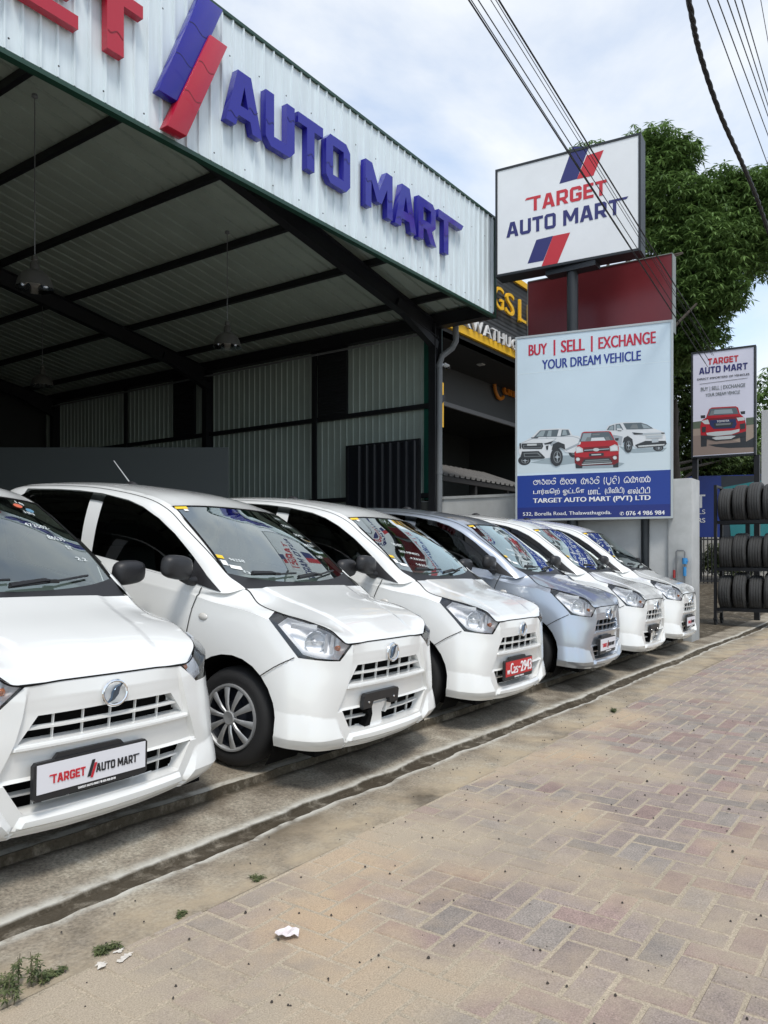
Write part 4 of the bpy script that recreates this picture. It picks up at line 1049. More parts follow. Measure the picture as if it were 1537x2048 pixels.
# litter and the paint splash
p = onz(575, 1872, -.097); s = MB(); G = [[p + Vector((CR * (i - 3) * .013) + CF * (j - 1.5) * .020 * (1.2 - abs(i - 3) * .2)) + Vector((0, 0, .006 + rng.uniform(0, .014))) for i in range(7)] for j in range(4)]
s.grid(G); setprops(build(s, 'paper_scrap', mat('crumpled_paper', (.72, .66, .66), .8, noise=.15, nscale=40)), 'crumpled scrap of whitish paper lying on the bricks', 'litter')
def splash(px, py, sx, sy, label, seed):
    r = random.Random(seed); p = onz(px, py, -.0955); s = MB()
    for q in range(5):
        c = p + Vector((r.uniform(-sx, sx), r.uniform(-sy, sy), 0)); P = [c + Vector((math.cos(a) * r.uniform(.3, 1) * sx * .5, math.sin(a) * r.uniform(.3, 1) * sy * .45, q * .0004)) for a in [2 * math.pi * k / 16 for k in range(16)]]
        s.add(P, [tuple(range(16))])
    return setprops(build(s, 'paint_splash', mat('dried_white_paint', (.62, .58, .52), .8, noise=.2, nscale=60)), label, 'stain')
splash(225, 1920, .055, .035, 'dried white paint splash beside the dark green weed', 2)

# ---------------------------------------------------------------- the open shed
K_ = {'ribwhite': mat('white_cladding', (.66, .74, .78), .38, noise=.10, nscale=3.0, nstretch=(5, 5, .35)), 'green': mat('dark_green_trim', (.008, .045, .028), .45), 'roof': mat('roof_sheet_underside', (.44, .52, .46), .36, .25, noise=.1, nscale=2),
      'clad': mat('grey_green_cladding', (.31, .37, .345), .45, noise=.08, nscale=2), 'steelb': mat('black_steel', (.008, .009, .012), .5), 'greenclad': mat('green_cladding', (.012, .10, .075), .4), 'pipe': mat('grey_pvc', (.16, .17, .18), .45),
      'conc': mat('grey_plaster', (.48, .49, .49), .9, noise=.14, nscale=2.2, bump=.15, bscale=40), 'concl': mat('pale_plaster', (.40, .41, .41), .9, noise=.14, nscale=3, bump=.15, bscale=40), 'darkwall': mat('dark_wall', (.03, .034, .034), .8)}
M.update(K_)
XL, XE, YF, YB, FLOORZ = -3.2, 11.5, 5.98, 19.0, .34
RIDGEX, EAVEZ, TANR = 4.2, 5.32, .172
def roofz(x): return EAVEZ + (RIDGEX - abs(x - RIDGEX) - (RIDGEX * 2 - XE)) * TANR if False else EAVEZ + (XE - RIDGEX - abs(x - RIDGEX)) * TANR
def ribs(mb, a, b, z0, z1, nrm, pitch=.15, rise=.022, wrib=.036, mi=None, minor=0):
    """vertical-rib sheet between two plan points, ribs standing out along nrm"""
    a, b, nrm = Vector(a), Vector(b), Vector(nrm); L_ = (b - a).length; d = (b - a) / L_; pts = [(0, 0)]; k = pitch * .5
    while k + wrib < L_:
        pts += [(k - wrib * .5, 0), (k - wrib * .25, rise), (k + wrib * .25, rise), (k + wrib * .5, 0)]
        if minor and k + pitch * .5 < L_: pts += [(k + pitch * .42, 0), (k + pitch * .45, minor), (k + pitch * .55, minor), (k + pitch * .58, 0)]
        k += pitch
    pts.append((L_, 0)); lo = [a + d * t + nrm * h for t, h in pts]
    mb.grid([[Vector((p.x, p.y, z0)) for p in lo], [Vector((p.x, p.y, z1)) for p in lo]], mi)
shed = thing('vehicle_shed', (4.2, 12, FLOORZ), 'big open fronted steel shed with white ribbed fascia and raised red and blue lettering', 'building')
FT, FB = 6.73, 5.15
s = MB(); ribs(s, (XL, YF, 0), (XE + .06, YF, 0), FB, FT, (0, -1, 0), .152, .024, .028, )
fas = build(s, 'fascia', M['ribwhite'], shed, smooth=None)
s = MB(); s.box2((XL, YF + .002, FB - .05), (XE + .08, YF + .05, FB + .012)); s.box2((XL, YF - .035, FB - .055), (XE + .08, YF + .002, FB - .012)); s.box2((XL, YF - .03, FT), (XE + .08, YF + .06, FT + .035)); s.box2((XE + .06, YF - .028, FB - .05), (XE + .10, YF + .05, FT + .03))
build(s, 'fascia_trim', M['green'], shed)
s = MB(); s.box2((XL, YF + .05, FB + .02), (XE + .06, YF + .06, FT - .02)); build(s, 'fascia_back', M['darkwall'], shed)
screws = MB()
for k in range(70):
    screws.lathe([(.001, -.005), (.008, -.004), (.009, 0)], (XL + .3 + k * .2135, YF - .022, FB + .09 if k % 2 else FT - .4), 'y', 6)
build(screws, 'roofing_screw', M['steelb'], fas)
# raised letters
LR = mat('red_letter_acrylic', (.42, .012, .035), .22, 0, .25, spec=.35); LB = mat('blue_letter_acrylic', (.018, .015, .27), .2, 0, .25, spec=.35)
JD = {LR.name: mat('red_joint', (.16, .004, .012), .5), LB.name: mat('blue_joint', (.006, .005, .09), .5)}
fp = Plane((0, YF - .02, 0), (1, 0, 0), (0, 0, 1), (0, -1, 0))
def big_letters(s_, x0, x1, z0, z1, m, skew=0):
    lay, wd = logo_layout(s_, .10, .46); sx = (x1 - x0) / wd
    for ch, x in lay:
        vs, fs = glyph_mesh(ch, .5, 0); mbx = MB(); mbx.add([fp.at(x0 + (v.x + x) * sx, z0 + v.y * (z1 - z0), .045 + v.z * .08) for v in vs], fs)
        o = build(mbx, 'fascia_letter', m, fas); bevel(o, .004, 2, 40)
        for x0_, x1_, yy in {'A': [(.06,.34,.16),(.56,.80,.42)], 'U': [(.01,.22,.42),(.60,.81,.72)], 'T': [(.285,.495,.30)], 'O': [(.01,.22,.36),(.60,.81,.66)], 'M': [(.01,.21,.55),(.85,1.05,.40)], 'R': [(.01,.22,.35)], 'G': [(.01,.22,.55)], 'E': [(.01,.22,.55)], '<': [(.655,.865,.45)], '>': [(.285,.495,.45)]}[ch]:
            sm_ = MB()                           # a sheet joint across the stroke
            q_ = [fp.at(x0 + (x + x0_ + (x1_ - x0_) * k / 8) * sx, z0 + (yy + .035 * math.sin(k * .9 + x * 2)) * (z1 - z0), .087) for k in range(9)]
            ribbon(sm_, q_, [fp.N] * 9, .008, .0015)
            build(sm_, 'letter_joint', JD[m.name], fas, fixn=False)
big_letters('AUTO MAR>', 5.51, 10.36, 5.60, 6.18, LB)
big_letters('<ARGET', .26, 4.50, 5.58, 6.15, LR)
for poly, m, t1 in (([(5.17,6.66),(5.46,6.66),(4.93,5.47),(4.66,5.47)], LB, .10), ([(5.27,6.305),(5.50,6.305),(4.975,5.17),(4.74,5.17)], LR, .125)):
    s = MB(); s.prism(poly, fp.at, .0, t1); bevel(build(s, 'fascia_slash', m, fas), .01, 2)
    (ax_, ay_), (bx_, by_), (cx_, cy_), (dx_, dy_) = poly
    for f_ in (.30, .62):
        sm_ = MB()
        la, lb = (ax_ + (dx_ - ax_) * f_, ay_ + (dy_ - ay_) * f_), (bx_ + (cx_ - bx_) * (f_ + .04), by_ + (cy_ - by_) * (f_ + .04))
        q_ = [fp.at(la[0] + (lb[0] - la[0]) * (.04 + .92 * k / 10), la[1] + (lb[1] - la[1]) * k / 10 + .02 * math.sin(k * .7), t1) for k in range(11)]; ribbon(sm_, q_, [fp.N] * 11, .009, .0015); build(sm_, 'letter_joint', JD[m.name], fas, fixn=False)
# roof sheets, purlins, frames
s = MB()
for xa, xb in ((XL, RIDGEX - .06), (RIDGEX + .06, XE + .15)):
    pts = []; y = YF + .07
    while y < YB:
        pts += [(y, 0), (y + .20, 0), (y + .208, .055), (y + .242, .055), (y + .25, 0)]; y += .25
    s.grid([[Vector((x, yy, roofz(x) + h)) for yy, h in pts] for x in (xa, xb)])
s.grid([[(RIDGEX + dx, y, roofz(RIDGEX) + .04 - abs(dx) * .1) for dx in (-.2, 0, .2)] for y in (YF + .07, YB)])
build(s, 'roof_sheet', M['roof'], shed)
for x in (-2.2, -.9, .4, 1.7, 2.9, 3.75, 4.65, 5.6, 6.9, 8.2, 9.5, 10.8):
    s = MB(); z = roofz(x); s.box2((x - .022, YF + .06, z - .11), (x + .022, YB, z - .012)); s.box2((x + .022, YF + .06, z - .11), (x + .05, YB, z - .095)); build(s, 'purlin', M['steelb'], shed)
for y in (7.02, 12.7, 18.4):
    s = MB()
    for x0, x1 in ((XE - .1, RIDGEX), (RIDGEX, XL + .1)):
        a, b = Vector((x0, y, roofz(x0) - .31)), Vector((x1, y, roofz(x1) - .31)); u = Vector((0, 0, 1))
        for dz, w_, h_ in ((.13, .14, .012), (-.13, .14, .012), (0, .012, .26)): s.bar(a + u * dz, b + u * dz, w_, h_)
    a = Vector((XE - .1, y, roofz(XE) - .55)); s.bar(a, Vector((XE - 1.3, y, roofz(XE - 1.3) - .34)), .12, .14)
    build(s, 'rafter', M['steelb'], shed)
    for x in (XE - .1, XL + .1):
        s = MB(); s.box2((x - .11, y - .07, FLOORZ), (x - .095, y + .07, roofz(XE) - .2)); s.box2((x + .095, y - .07, FLOORZ), (x + .11, y + .07, roofz(XE) - .2)); s.box2((x - .095, y - .006, FLOORZ), (x + .095, y + .006, roofz(XE) - .2)); build(s, 'column', M['steelb'], shed)
s = MB(); s.box2((XE - .16, YF + .06, 5.08), (XE + .02, YB, 5.30)); build(s, 'eaves_beam', M['steelb'], shed)
s = MB(); s.box2((XE + .02, YF + .0, 5.13), (XE + .17, YB, 5.20)); s.box2((XE + .16, YF, 5.13), (XE + .18, YB, 5.30)); build(s, 'gutter', mat('red_brown_gutter', (.10, .02, .02), .5), shed)
# side wall on the right, seen from inside
s = MB(); ribs(s, (XE, 7.3, 0), (XE, YB, 0), 2.1, 5.08, (-1, 0, 0), .15, .020, .036); build(s, 'side_cladding', M['clad'], shed)
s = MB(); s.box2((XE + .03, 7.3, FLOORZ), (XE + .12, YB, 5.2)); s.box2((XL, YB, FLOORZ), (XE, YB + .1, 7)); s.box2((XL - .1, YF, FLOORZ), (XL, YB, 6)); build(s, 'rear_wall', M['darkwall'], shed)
for z in (3.77, 2.22): 
    s = MB(); s.box2((XE - .09, 7.1, z - .04), (XE - .022, YB, z + .04)); build(s, 'wall_rail', M['steelb'], shed)
for y in (9.72, 15.5):
    s = MB(); s.box2((XE - .13, y - .05, FLOORZ), (XE - .092, y + .05, 5.1)); build(s, 'wall_post', M['steelb'], shed)
for y0 in (9.0, 13.2):
    s = MB()
    s.box2((XE - .06, y0 - .03, 3.81), (XE - .022, y0 + .68, 5.08))
    for k in range(22): s.box((XE - .062, y0 + .325, 3.86 + k * .055), (.008, .63, .04), Matrix.Rotation(.5, 3, 'Y'))
    build(s, 'louvre_vent', mat('dark_louvre', (.012, .014, .017), .6), shed)
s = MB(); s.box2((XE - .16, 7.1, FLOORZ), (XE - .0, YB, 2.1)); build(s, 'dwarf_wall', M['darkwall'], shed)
s = MB(); s.tube([(XE - .2, 7.3, 4.98), (XE - .2, YB, 4.98)], .02, 6); build(s, 'conduit', M['pipe'], shed)
# corner: green cladding strip over a plastered base
s = MB(); ribs(s, (XE - .02, 7.06, 0), (XE + .20, 7.06, 0), 2.15, 5.14, (0, -1, 0), .085, .018, .04); s.box2((XE - .02, 7.064, 2.15), (XE + .20, 7.3, 5.14)); build(s, 'corner_cladding', M['greenclad'], shed)
s = MB(); s.box2((XE - .05, 7.0, FLOORZ - .1), (XE + .22, 7.4, 2.12)); build(s, 'corner_base', M['concl'], shed)
s = MB(); s.tube([(XE + .13, 6.75, 5.14), (XE + .13, 6.75, 4.86), (XE + .10, 6.80, 4.74), (XE - .02, 6.93, 4.60), (XE - .06, 6.96, 4.46), (XE - .07, 6.96, 2.9), (XE - .07, 6.96, .4)], .052, 14)
for z in (2.6, 4.42): s.tube([(XE - .07, 6.96, z - .03), (XE - .07, 6.96, z + .03)], .058, 14)
build(s, 'downpipe', M['pipe'], shed, smooth=50)
# things fixed to it or standing in it
c = onx(921, 634, XE + .12); t = thing('floodlight', c, 'small square floodlight under the shed gutter', 'floodlight')
s = MB(); s.box(c, (.09, .16, .14), Matrix.Rotation(.4, 3, 'Z')); s.box(c + Vector((.0, .05, .10)), (.03, .03, .12)); bevel(build(s, 'housing', M['blackpl'], t), .01)
s = MB(); s.box(c + Vector((-.047, -.02, 0)), (.008, .12, .10), Matrix.Rotation(.4, 3, 'Z')); build(s, 'lamp_glass', mat('lamp_glass_grey', (.20, .22, .22), .15), t)
c = onx(875, 733, XE + .0); c.y = 6.98; c.x = XE + .05; t = thing('security_camera', c, 'white security camera on the green corner cladding', 'camera')
s = MB(); s.tube([c + Vector((0, .06, .03)), c + Vector((0, -.02, .03))], .03, 12); s.tube([c + Vector((0, -.05, .03)), c + Vector((.02, -.12, -.02))], [.035, .04], 14); build(s, 'body', mat('white_plastic', (.7, .7, .7), .4), t, smooth=40)
s = MB(); s.lathe([(.04, 0), (.036, -.03), (.02, -.045), (.001, -.05)], c + Vector((.02, -.11, -.02)), 'z', 14); build(s, 'dome', M['blackgl'], t, smooth=50)
def pendant(px, py, d, ztop, label):
    p = ondepth(px, py, d); t = thing('pendant_lamp', (p.x, p.y, ztop), label, 'lamp', 'high bay lamps under the shed roof'); k = .19
    s = MB(); s.tube([(p.x, p.y, ztop), (p.x, p.y, p.z + .36)], .006, 6); s.lathe([(.03, 0), (.035, -.03), (.001, -.05)], (p.x, p.y, ztop), 'z', 12); build(s, 'cord', M['pipe'], t, smooth=40)
    s = MB(); s.lathe([(.001, .34), (.03, .34), (.036, .30), (.028, .29), (.045, .27), (.055, .185), (.09, .175), (.14, .135), (.172, .08), (.19, .01), (.198, -.012)], p, 'z', 32); build(s, 'lamp_shade', mat('brushed_aluminium', (.13, .125, .115), .35, .6), t, smooth=40)
    s = MB(); s.lathe([(.197, -.012), (.19, -.012), (.165, .06), (.12, .115), (.06, .15), (.001, .16)], p, 'z', 32); build(s, 'reflector', mat('lamp_inside', (.95, .95, .94), .12, 1.0), t, smooth=40, fixn=False)
    s = MB(); s.lathe([(.193, -.012), (.194, -.020), (.165, -.024), (.001, -.028)], p, 'z', 32); build(s, 'lamp_lens', M['clear'], t, smooth=40)
    s = MB(); s.lathe([(.001, .10), (.035, .09), (.05, .05), (.035, .01), (.001, 0)], p, 'z', 16); build(s, 'bulb', mat('frosted_bulb', (.75, .75, .73), .3), t, smooth=60)
pendant(70, 575, 8.5, 6.2, 'pendant lamp with metal shade hanging nearest the front, at the left')
pendant(455, 692, 11, 5.75, 'pendant lamp with metal shade hanging near the right wall of the shed')
pendant(85, 770, 14, 5.75, 'faint pendant lamp farthest back in the dark of the shed')
a, b = Vector((6.35, 11.8, FLOORZ)), Vector((8.4, 8.9, FLOORZ)); s = MB(); d = (b - a).normalized()
s.bar(a + Vector((0, 0, 1.25)), b + Vector((0, 0, 1.25)), .05, 2.5); o = build(s, 'partition_board', mat('slate_board', (.055, .065, .068), .6)); bevel(o, .006, 1); setprops(o, 'plain dark grey board standing in the shed behind the white cars', 'board')
t = thing('corrugated_gate', (11.2, 8.0, FLOORZ), 'black corrugated metal gate standing in the shed corner by the downpipe', 'gate')
s = MB(); ribs(s, (11.22, 7.25, 0), (11.22, 8.78, 0), FLOORZ + .05, 3.15, (-1, 0, 0), .17, .045, .10); build(s, 'gate_sheet', mat('navy_black_sheet', (.010, .012, .017), .4), t)
s = MB()
for y in (7.24, 8.79): s.box2((11.20, y - .025, FLOORZ), (11.25, y + .025, 3.18))
s.box2((11.20, 7.26, 3.14), (11.25, 8.77, 3.18)); s.box2((11.20, 7.26, FLOORZ + .02), (11.25, 8.77, FLOORZ + .06)); build(s, 'gate_frame', M['steelb'], t)
# ---------------------------------------------------------------- boundary wall with its end pillar
t = thing('boundary_wall', (11.75, 5, -.1), 'grey plastered boundary wall with a pillar beside the farthest white car', 'wall')
A0, A1 = Vector((11.62, 7.1, 0)), Vector((11.93, 3.25, 0)); s = MB(); s.bar(A0 + Vector((0, 0, 1.0)), A1 + Vector((0, 0, 1.0)), .16, 2.3); o = build(s, 'wall_face', M['conc'], t)
s = MB(); s.bar(A0 + Vector((0, 0, 2.17)), A1 + Vector((0, 0, 2.17)), .20, .045); build(s, 'coping', M['concl'], t)
s = MB(); s.box2((11.78, 2.90, -.12), (12.22, 3.24, 2.30)); bevel(build(s, 'end_pillar', M['concl'], t), .012, 2)
t = thing('water_meter', (11.74, 3.06, .8), 'blue water valve with grey pipe loop on the concrete pillar', 'meter')
s = MB(); P = lambda px, py: onx(px, py, 11.735)
s.tube([P(1353, 1175), P(1353, 1104), P(1355, 1101), P(1368, 1101), P(1370, 1104), P(1370, 1185)], .012, 8); build(s, 'pipe', M['pipe'], t, smooth=50)
s = MB(); s.tube([P(1370, 1116), P(1370, 1128)], .035, 12); s.tube([P(1366, 1122) , P(1376, 1122)], .02, 10); s.tube([P(1370, 1134), P(1370, 1152)], .024, 10); build(s, 'valve', mat('blue_plastic', (.03, .22, .50), .4), t, smooth=40)
s = MB(); s.tube([P(1349, 1140), P(1349, 1156)], .02, 8); build(s, 'tap', mat('red_tap', (.35, .03, .03), .4), t, smooth=40)

# ---------------------------------------------------------------- sign boards
def board_plane(tl, bl, tr, br, dL, ratio):
    a0, b0 = ondepth(*tl, dL), ondepth(*bl, dL); a1, b1 = ondepth(*tr, dL * ratio), ondepth(*br, dL * ratio)
    O = Vector(((a0.x + b0.x) / 2, (a0.y + b0.y) / 2, (b0.z + b1.z) / 2)); E_ = Vector(((a1.x + b1.x) / 2, (a1.y + b1.y) / 2, O.z))
    Rt = (E_ - O); W = Rt.length; Rt.normalize(); Nn = Vector((0, 0, 1)).cross(Rt); 
    if Nn.dot(CPOS - O) < 0: Nn = -Nn
    return Plane(O, Rt, (0, 0, 1), Nn), W, ((a0.z + a1.z) / 2 - O.z)
def rect(pl, x0, y0, x1, y1, t0, t1, mb, mi=None): mb.prism([(x0, y0), (x1, y0), (x1, y1), (x0, y1)], pl.at, t0, t1, mi)
def frame(pl, W, Hh, bw, t0, t1, mb, mi=None):
    rect(pl, 0, 0, bw, Hh, t0, t1, mb, mi); rect(pl, W - bw, 0, W, Hh, t0, t1, mb, mi); rect(pl, bw, 0, W - bw, bw, t0, t1, mb, mi); rect(pl, bw, Hh - bw, W - bw, Hh, t0, t1, mb, mi)
SIGNW = mat('light_box_white', (.74, .76, .78), .35, noise=.04, nscale=2)
FRAMEM = mat('dark_sign_frame', (.012, .016, .02), .45); GREYM = mat('grey_sign_side', (.20, .22, .21), .55, noise=.15, nscale=4)
SR = mat('sign_red', (.50, .022, .035), .4); SB = mat('sign_navy', (.022, .024, .14), .4)

pl, W, Hh = board_plane((990, 341), (993, 557), (1284, 264), (1281, 498), 12.5, .911)
big = thing('rooftop_sign', (11.35, 4.65, 0), 'big white light box sign on a dark pole, topmost of the roadside signs', 'sign')
s = MB(); rect(pl, .03, .03, W - .03, Hh - .03, -.30, -.012, s); build(s, 'sign_box', GREYM, big)
s = MB(); frame(pl, W, Hh, .035, -.31, .012, s); s.prism([(0, -.004), (W, -.004), (W, .0), (0, .0)], pl.at, -.31, .010); build(s, 'sign_frame', FRAMEM, big)
s = MB(); rect(pl, .035, .035, W - .035, Hh - .035, -.012, .002, s); build(s, 'sign_face', SIGNW, big)
s = MB(); pc = pl.at(*pl.hit(1140, 600), -.15); s.tube([(pc.x, pc.y, -.1), (pc.x, pc.y, pl.O.z - .004)], .085, 16); s.box((pc.x, pc.y, pl.O.z - .05), (.22, .8, .08)); build(s, 'pole', FRAMEM, big, smooth=40)
def zp6(x, y): return (960 + x / 3.6595, 240 + y / 3.6595)
def printed(pl, poly, mp, mb, t, mi=None, th=.0015): mb.prism([pl.hit(*mp(*q)) for q in poly], pl.at, t - th, t, mi)
s = MB()
printed(pl, [(680,196),(800,196),(712,432),(583,468)], zp6, s, .0045, 1)
printed(pl, [(783,262),(908,220),(832,408),(712,434)], zp6, s, .0060, 0)
build(s, 'sign_logo', [SR, SB], big); s = MB()
printed(pl, [(415,878),(537,848),(466,1030),(350,1052)], zp6, s, .0045, 1)
printed(pl, [(537,850),(662,824),(568,1052),(452,1074)], zp6, s, .0060, 0)
build(s, 'sign_logo', [SR, SB], big)
def logo_between(mb, pl, txt, a, b, h, mi, t=.006, mp=zp6):
    """a, b: bottom left and bottom right corner; h: letter height"""
    x0, y0 = pl.hit(*mp(*a)); x1, y1 = pl.hit(*mp(*b)); fit_logo(mb, pl, txt, x0, (y0 + y1) / 2, x1, (y0 + y1) / 2 + h, t, .002, mi)
s = MB(); logo_between(s, pl, '<ARGET', (332, 680), (930, 545), .225, 0); build(s, 'sign_lettering', [SR, SB], big); s = MB(); logo_between(s, pl, 'AUTO MAR>', (196, 868), (1088, 672), .235, 1)
build(s, 'sign_lettering', [SR, SB], big)

pr, Wr, Hr = board_plane((1058, 562), (1056, 690), (1346, 510), (1344, 655), 13.3, .905)
red = thing('red_panel', (12, 4.3, 0), 'plain dark red board behind the white signs', 'sign')
s = MB(); rect(pr, 0, 0, Wr, Hr, -.02, .0, s); build(s, 'sign_face', mat('maroon_panel', (.16, .018, .024), .32, noise=.15, nscale=1.2), red)
s = MB(); rect(pr, -.012, -.1, .0, Hr, -.2, .012, s); rect(pr, Wr, -.1, Wr + .012, Hr, -.2, .012, s); rect(pr, 0, Hr, Wr, Hr + .012, -.2, .012, s); build(s, 'sign_frame', GREYM, red)
for x in (.3, Wr - .3): s = MB(); q = pr.at(x, 0, -.12); s.tube([(q.x, q.y, -.1), (q.x, q.y, pr.O.z + Hr - .05)], .05, 10); build(s, 'post', FRAMEM, red, smooth=40)

pb, Wb, Hb = board_plane((1031, 674), (1032, 1040), (1346, 640), (1347, 1039), 12.3, .925)
bb = thing('advert_board', (11.5, 4.3, 0), 'tall pale blue advert board with printed vehicles above a blue foot', 'billboard')
s = MB(); rect(pb, .02, .02, Wb - .02, Hb - .02, -.08, -.012, s); build(s, 'sign_box', GREYM, bb)
s = MB(); frame(pb, Wb, Hb, .030, -.09, .012, s); build(s, 'sign_frame', mat('aluminium_frame', (.42, .45, .46), .4, .4), bb)
BH = pb.hit(1180, 946)[1]; BH2 = pb.hit(1180, 1012)[1]
s = MB(); rect(pb, .03, BH, Wb - .03, Hb - .03, -.012, .002, s); build(s, 'sign_face', mat('pale_blue_print', (.57, .69, .78), .35, noise=.03, nscale=1.5), bb)
s = MB(); rect(pb, .03, BH2, Wb - .03, BH, -.012, .0025, s, 0); rect(pb, .03, .03, Wb - .03, BH2, -.012, .0025, s, 1); build(s, 'sign_foot', [mat('royal_blue_print', (.006, .035, .25), .35), mat('deep_blue_print', (.006, .018, .17), .35)], bb)
s = MB(); q = pb.at(.38, 0, -.16); s.tube([(q.x, q.y, -.1), (q.x, q.y, pb.O.z + Hb * .9)], .06, 12); build(s, 'post', FRAMEM, bb, smooth=40); s = MB(); q = pb.at(Wb - .4, 0, -.16); s.tube([(q.x, q.y, -.1), (q.x, q.y, pb.O.z + Hb * .9)], .06, 12); build(s, 'post', FRAMEM, bb, smooth=40)
def z7(x, y): return (1000 + x / 3.8425, 630 + y / 3.8425)
def txt_between(mb, pl, body, bl, br, tl, mi, mp, bold=.0, t=.006, yref=None):
    x0, y0 = pl.hit(*mp(*bl)); x1, y1 = pl.hit(*mp(*br)); _, yt = pl.hit(*mp(*tl))
    fit_text(mb, pl, body, x0, y0, x1, yt, t, bold, mi, yref, .002)
RW_, BW_ = mat('crimson_print', (.48, .012, .045), .4), mat('blue_print', (.012, .035, .26), .4)
s = MB()
txt_between(s, pb, 'BUY', (222, 315), (365, 300), (222, 232), 0, z7, .038)
txt_between(s, pb, 'SELL', (470, 290), (655, 272), (470, 198), 0, z7, .038)
txt_between(s, pb, 'EXCHANGE', (758, 262), (1200, 222), (758, 172), 0, z7, .038)
for x, y0, y1 in ((421, 312, 192), (708, 282, 162)): printed(pb, [(x - 7, y0), (x + 7, y0), (x + 7, y1), (x - 7, y1)], z7, s, .006, 0)
txt_between(s, pb, 'YOUR DREAM VEHICLE', (325, 420), (1086, 358), (325, 348), 1, z7, .030)
txt_between(s, pb, 'TARGET AUTO MART (PVT) LTD', (256, 1456), (1160, 1444), (256, 1410), 2, z7, .035)
txt_between(s, pb, '532, Borella Road, Thalawathugoda.', (178, 1552), (858, 1545), (178, 1517), 2, z7, .012)
txt_between(s, pb, '\u2706', (922, 1540), (955, 1540), (922, 1512), 2, z7, .02)
txt_between(s, pb, '076 4 986 984', (970, 1540), (1268, 1535), (970, 1508), 2, z7, .02)
txt_between(s, pb, '\u0b9f\u0bbe\u0bb0\u0bcd\u0b95\u0bc6\u0bb1\u0bcd', (258, 1390), (462, 1388), (258, 1338), 2, z7, .02)
txt_between(s, pb, '\u0b93\u0b9f\u0bcd\u0b9f\u0bcb', (485, 1388), (650, 1384), (485, 1330), 2, z7, .02)
txt_between(s, pb, '\u0bae\u0bbe\u0b9f\u0bcd', (680, 1380), (775, 1378), (680, 1330), 2, z7, .02)
txt_between(s, pb, '(\u0baa\u0bbf\u0bb5\u0bbf\u0b9f\u0bbf)', (808, 1382), (958, 1378), (808, 1326), 2, z7, .02)
txt_between(s, pb, '\u0b8e\u0bb2\u0bcd\u0b9f\u0bbf\u0b9f\u0bbf', (985, 1375), (1155, 1372), (985, 1326), 2, z7, .02)
# the Sinhala line, drawn stroke by stroke in unit cells
def arc(cx, cy, rx, ry, a0, a1, n=9): return [(cx + rx * math.cos(R(a0 + (a1 - a0) * k / n)), cy + ry * math.sin(R(a0 + (a1 - a0) * k / n))) for k in range(n + 1)]
SIN = {
 'ta': (.85, [arc(.42,.40,.40,.38,130,410), arc(.42,.62,.18,.16,-90,180), [(.66,.66),(.80,.80)]]),
 'aa': (.42, [arc(.10,.62,.14,.16,0,300), [(.24,.62),(.24,.05)]]),
 'ra': (.62, [arc(.30,.34,.28,.32,-200,110), arc(.26,.78,.14,.14,-60,220)]),
 'ga': (.80, [arc(.22,.40,.20,.36,40,300), arc(.58,.40,.20,.36,-120,140), [(.38,.05),(.38,.60)]]),
 'th': (.85, [arc(.42,.36,.40,.34,130,410), arc(.42,.56,.18,.14,-90,180), arc(.62,.94,.20,.12,-40,200)]),
 'o': (.95, [arc(.30,.40,.28,.38,60,330), arc(.66,.40,.26,.38,-150,120), arc(.46,.62,.16,.14,0,330), [(.20,.98),(.72,.98)]]),
 'e': (.55, [arc(.28,.50,.26,.30,-30,240), arc(.28,.16,.16,.14,90,380)]),
 'ma': (.85, [arc(.22,.38,.20,.34,70,320), arc(.62,.38,.20,.34,-140,110), arc(.40,.78,.14,.14,-90,200), [(.40,.10),(.40,.60)]]),
 'pa': (.80, [arc(.38,.36,.36,.34,150,390), [(.06,.52),(.06,.92)], [(.70,.52),(.70,.92)], arc(.40,-.05,.18,.12,150,390)]),
 'da': (.70, [arc(.34,.50,.30,.30,-20,260), arc(.30,.14,.20,.16,80,330), arc(.44,.96,.18,.10,-20,200)]),
 'sa': (.95, [arc(.22,.38,.20,.34,70,330), arc(.48,.38,.12,.30,180,360), arc(.74,.38,.18,.34,-170,110), arc(.50,.80,.22,.12,0,180)]),
 '(': (.30, [arc(.30,.45,.22,.60,120,240)]), ')': (.30, [arc(.0,.45,.22,.60,-60,60)]),
}
def sinhala(mb, pl, glyphs, bl, br, tl, mi):
    x0, y0 = pl.hit(*z7(*bl)); x1, _ = pl.hit(*z7(*br)); _, y1 = pl.hit(*z7(*tl)); wd = sum(SIN[g][0] for g in glyphs) + .1 * (len(glyphs) - 1); sx = (x1 - x0) / wd; sy = y1 - y0; x = 0
    for g in glyphs:
        for st in SIN[g][1]:
            ribbon(mb, [pl.at(x0 + (x + a) * sx, y0 + b * sy, .004) for a, b in st], [pl.N] * len(st), .0095, .001, mi)
        x += SIN[g][0] + .1
for gl, bl, br, tl in ((['ta','aa','ra','ga','th'], (258,1306), (432,1303), (258,1262)), (['o','e','ta','aa'], (465,1303), (592,1300), (465,1255)), (['ma','aa','ra','th'], (625,1302), (765,1298), (625,1250)), (['(','pa','da',')'], (797,1298), (922,1295), (797,1245)), (['sa','ma','aa','ga','ma'], (955,1292), (1158,1286), (955,1240))): sinhala(s, pb, gl, bl, br, tl, 2)
build(s, 'sign_lettering', [RW_, BW_, M['whiteprint']], bb, fixn=False)
s = MB(); printed(pb, [(130,455),(1320,352),(1320,356),(130,459)], z7, s, .0032, 0); build(s, 'vinyl_seam', [mat('vinyl_seam', (.66, .76, .82), .3)], bb)
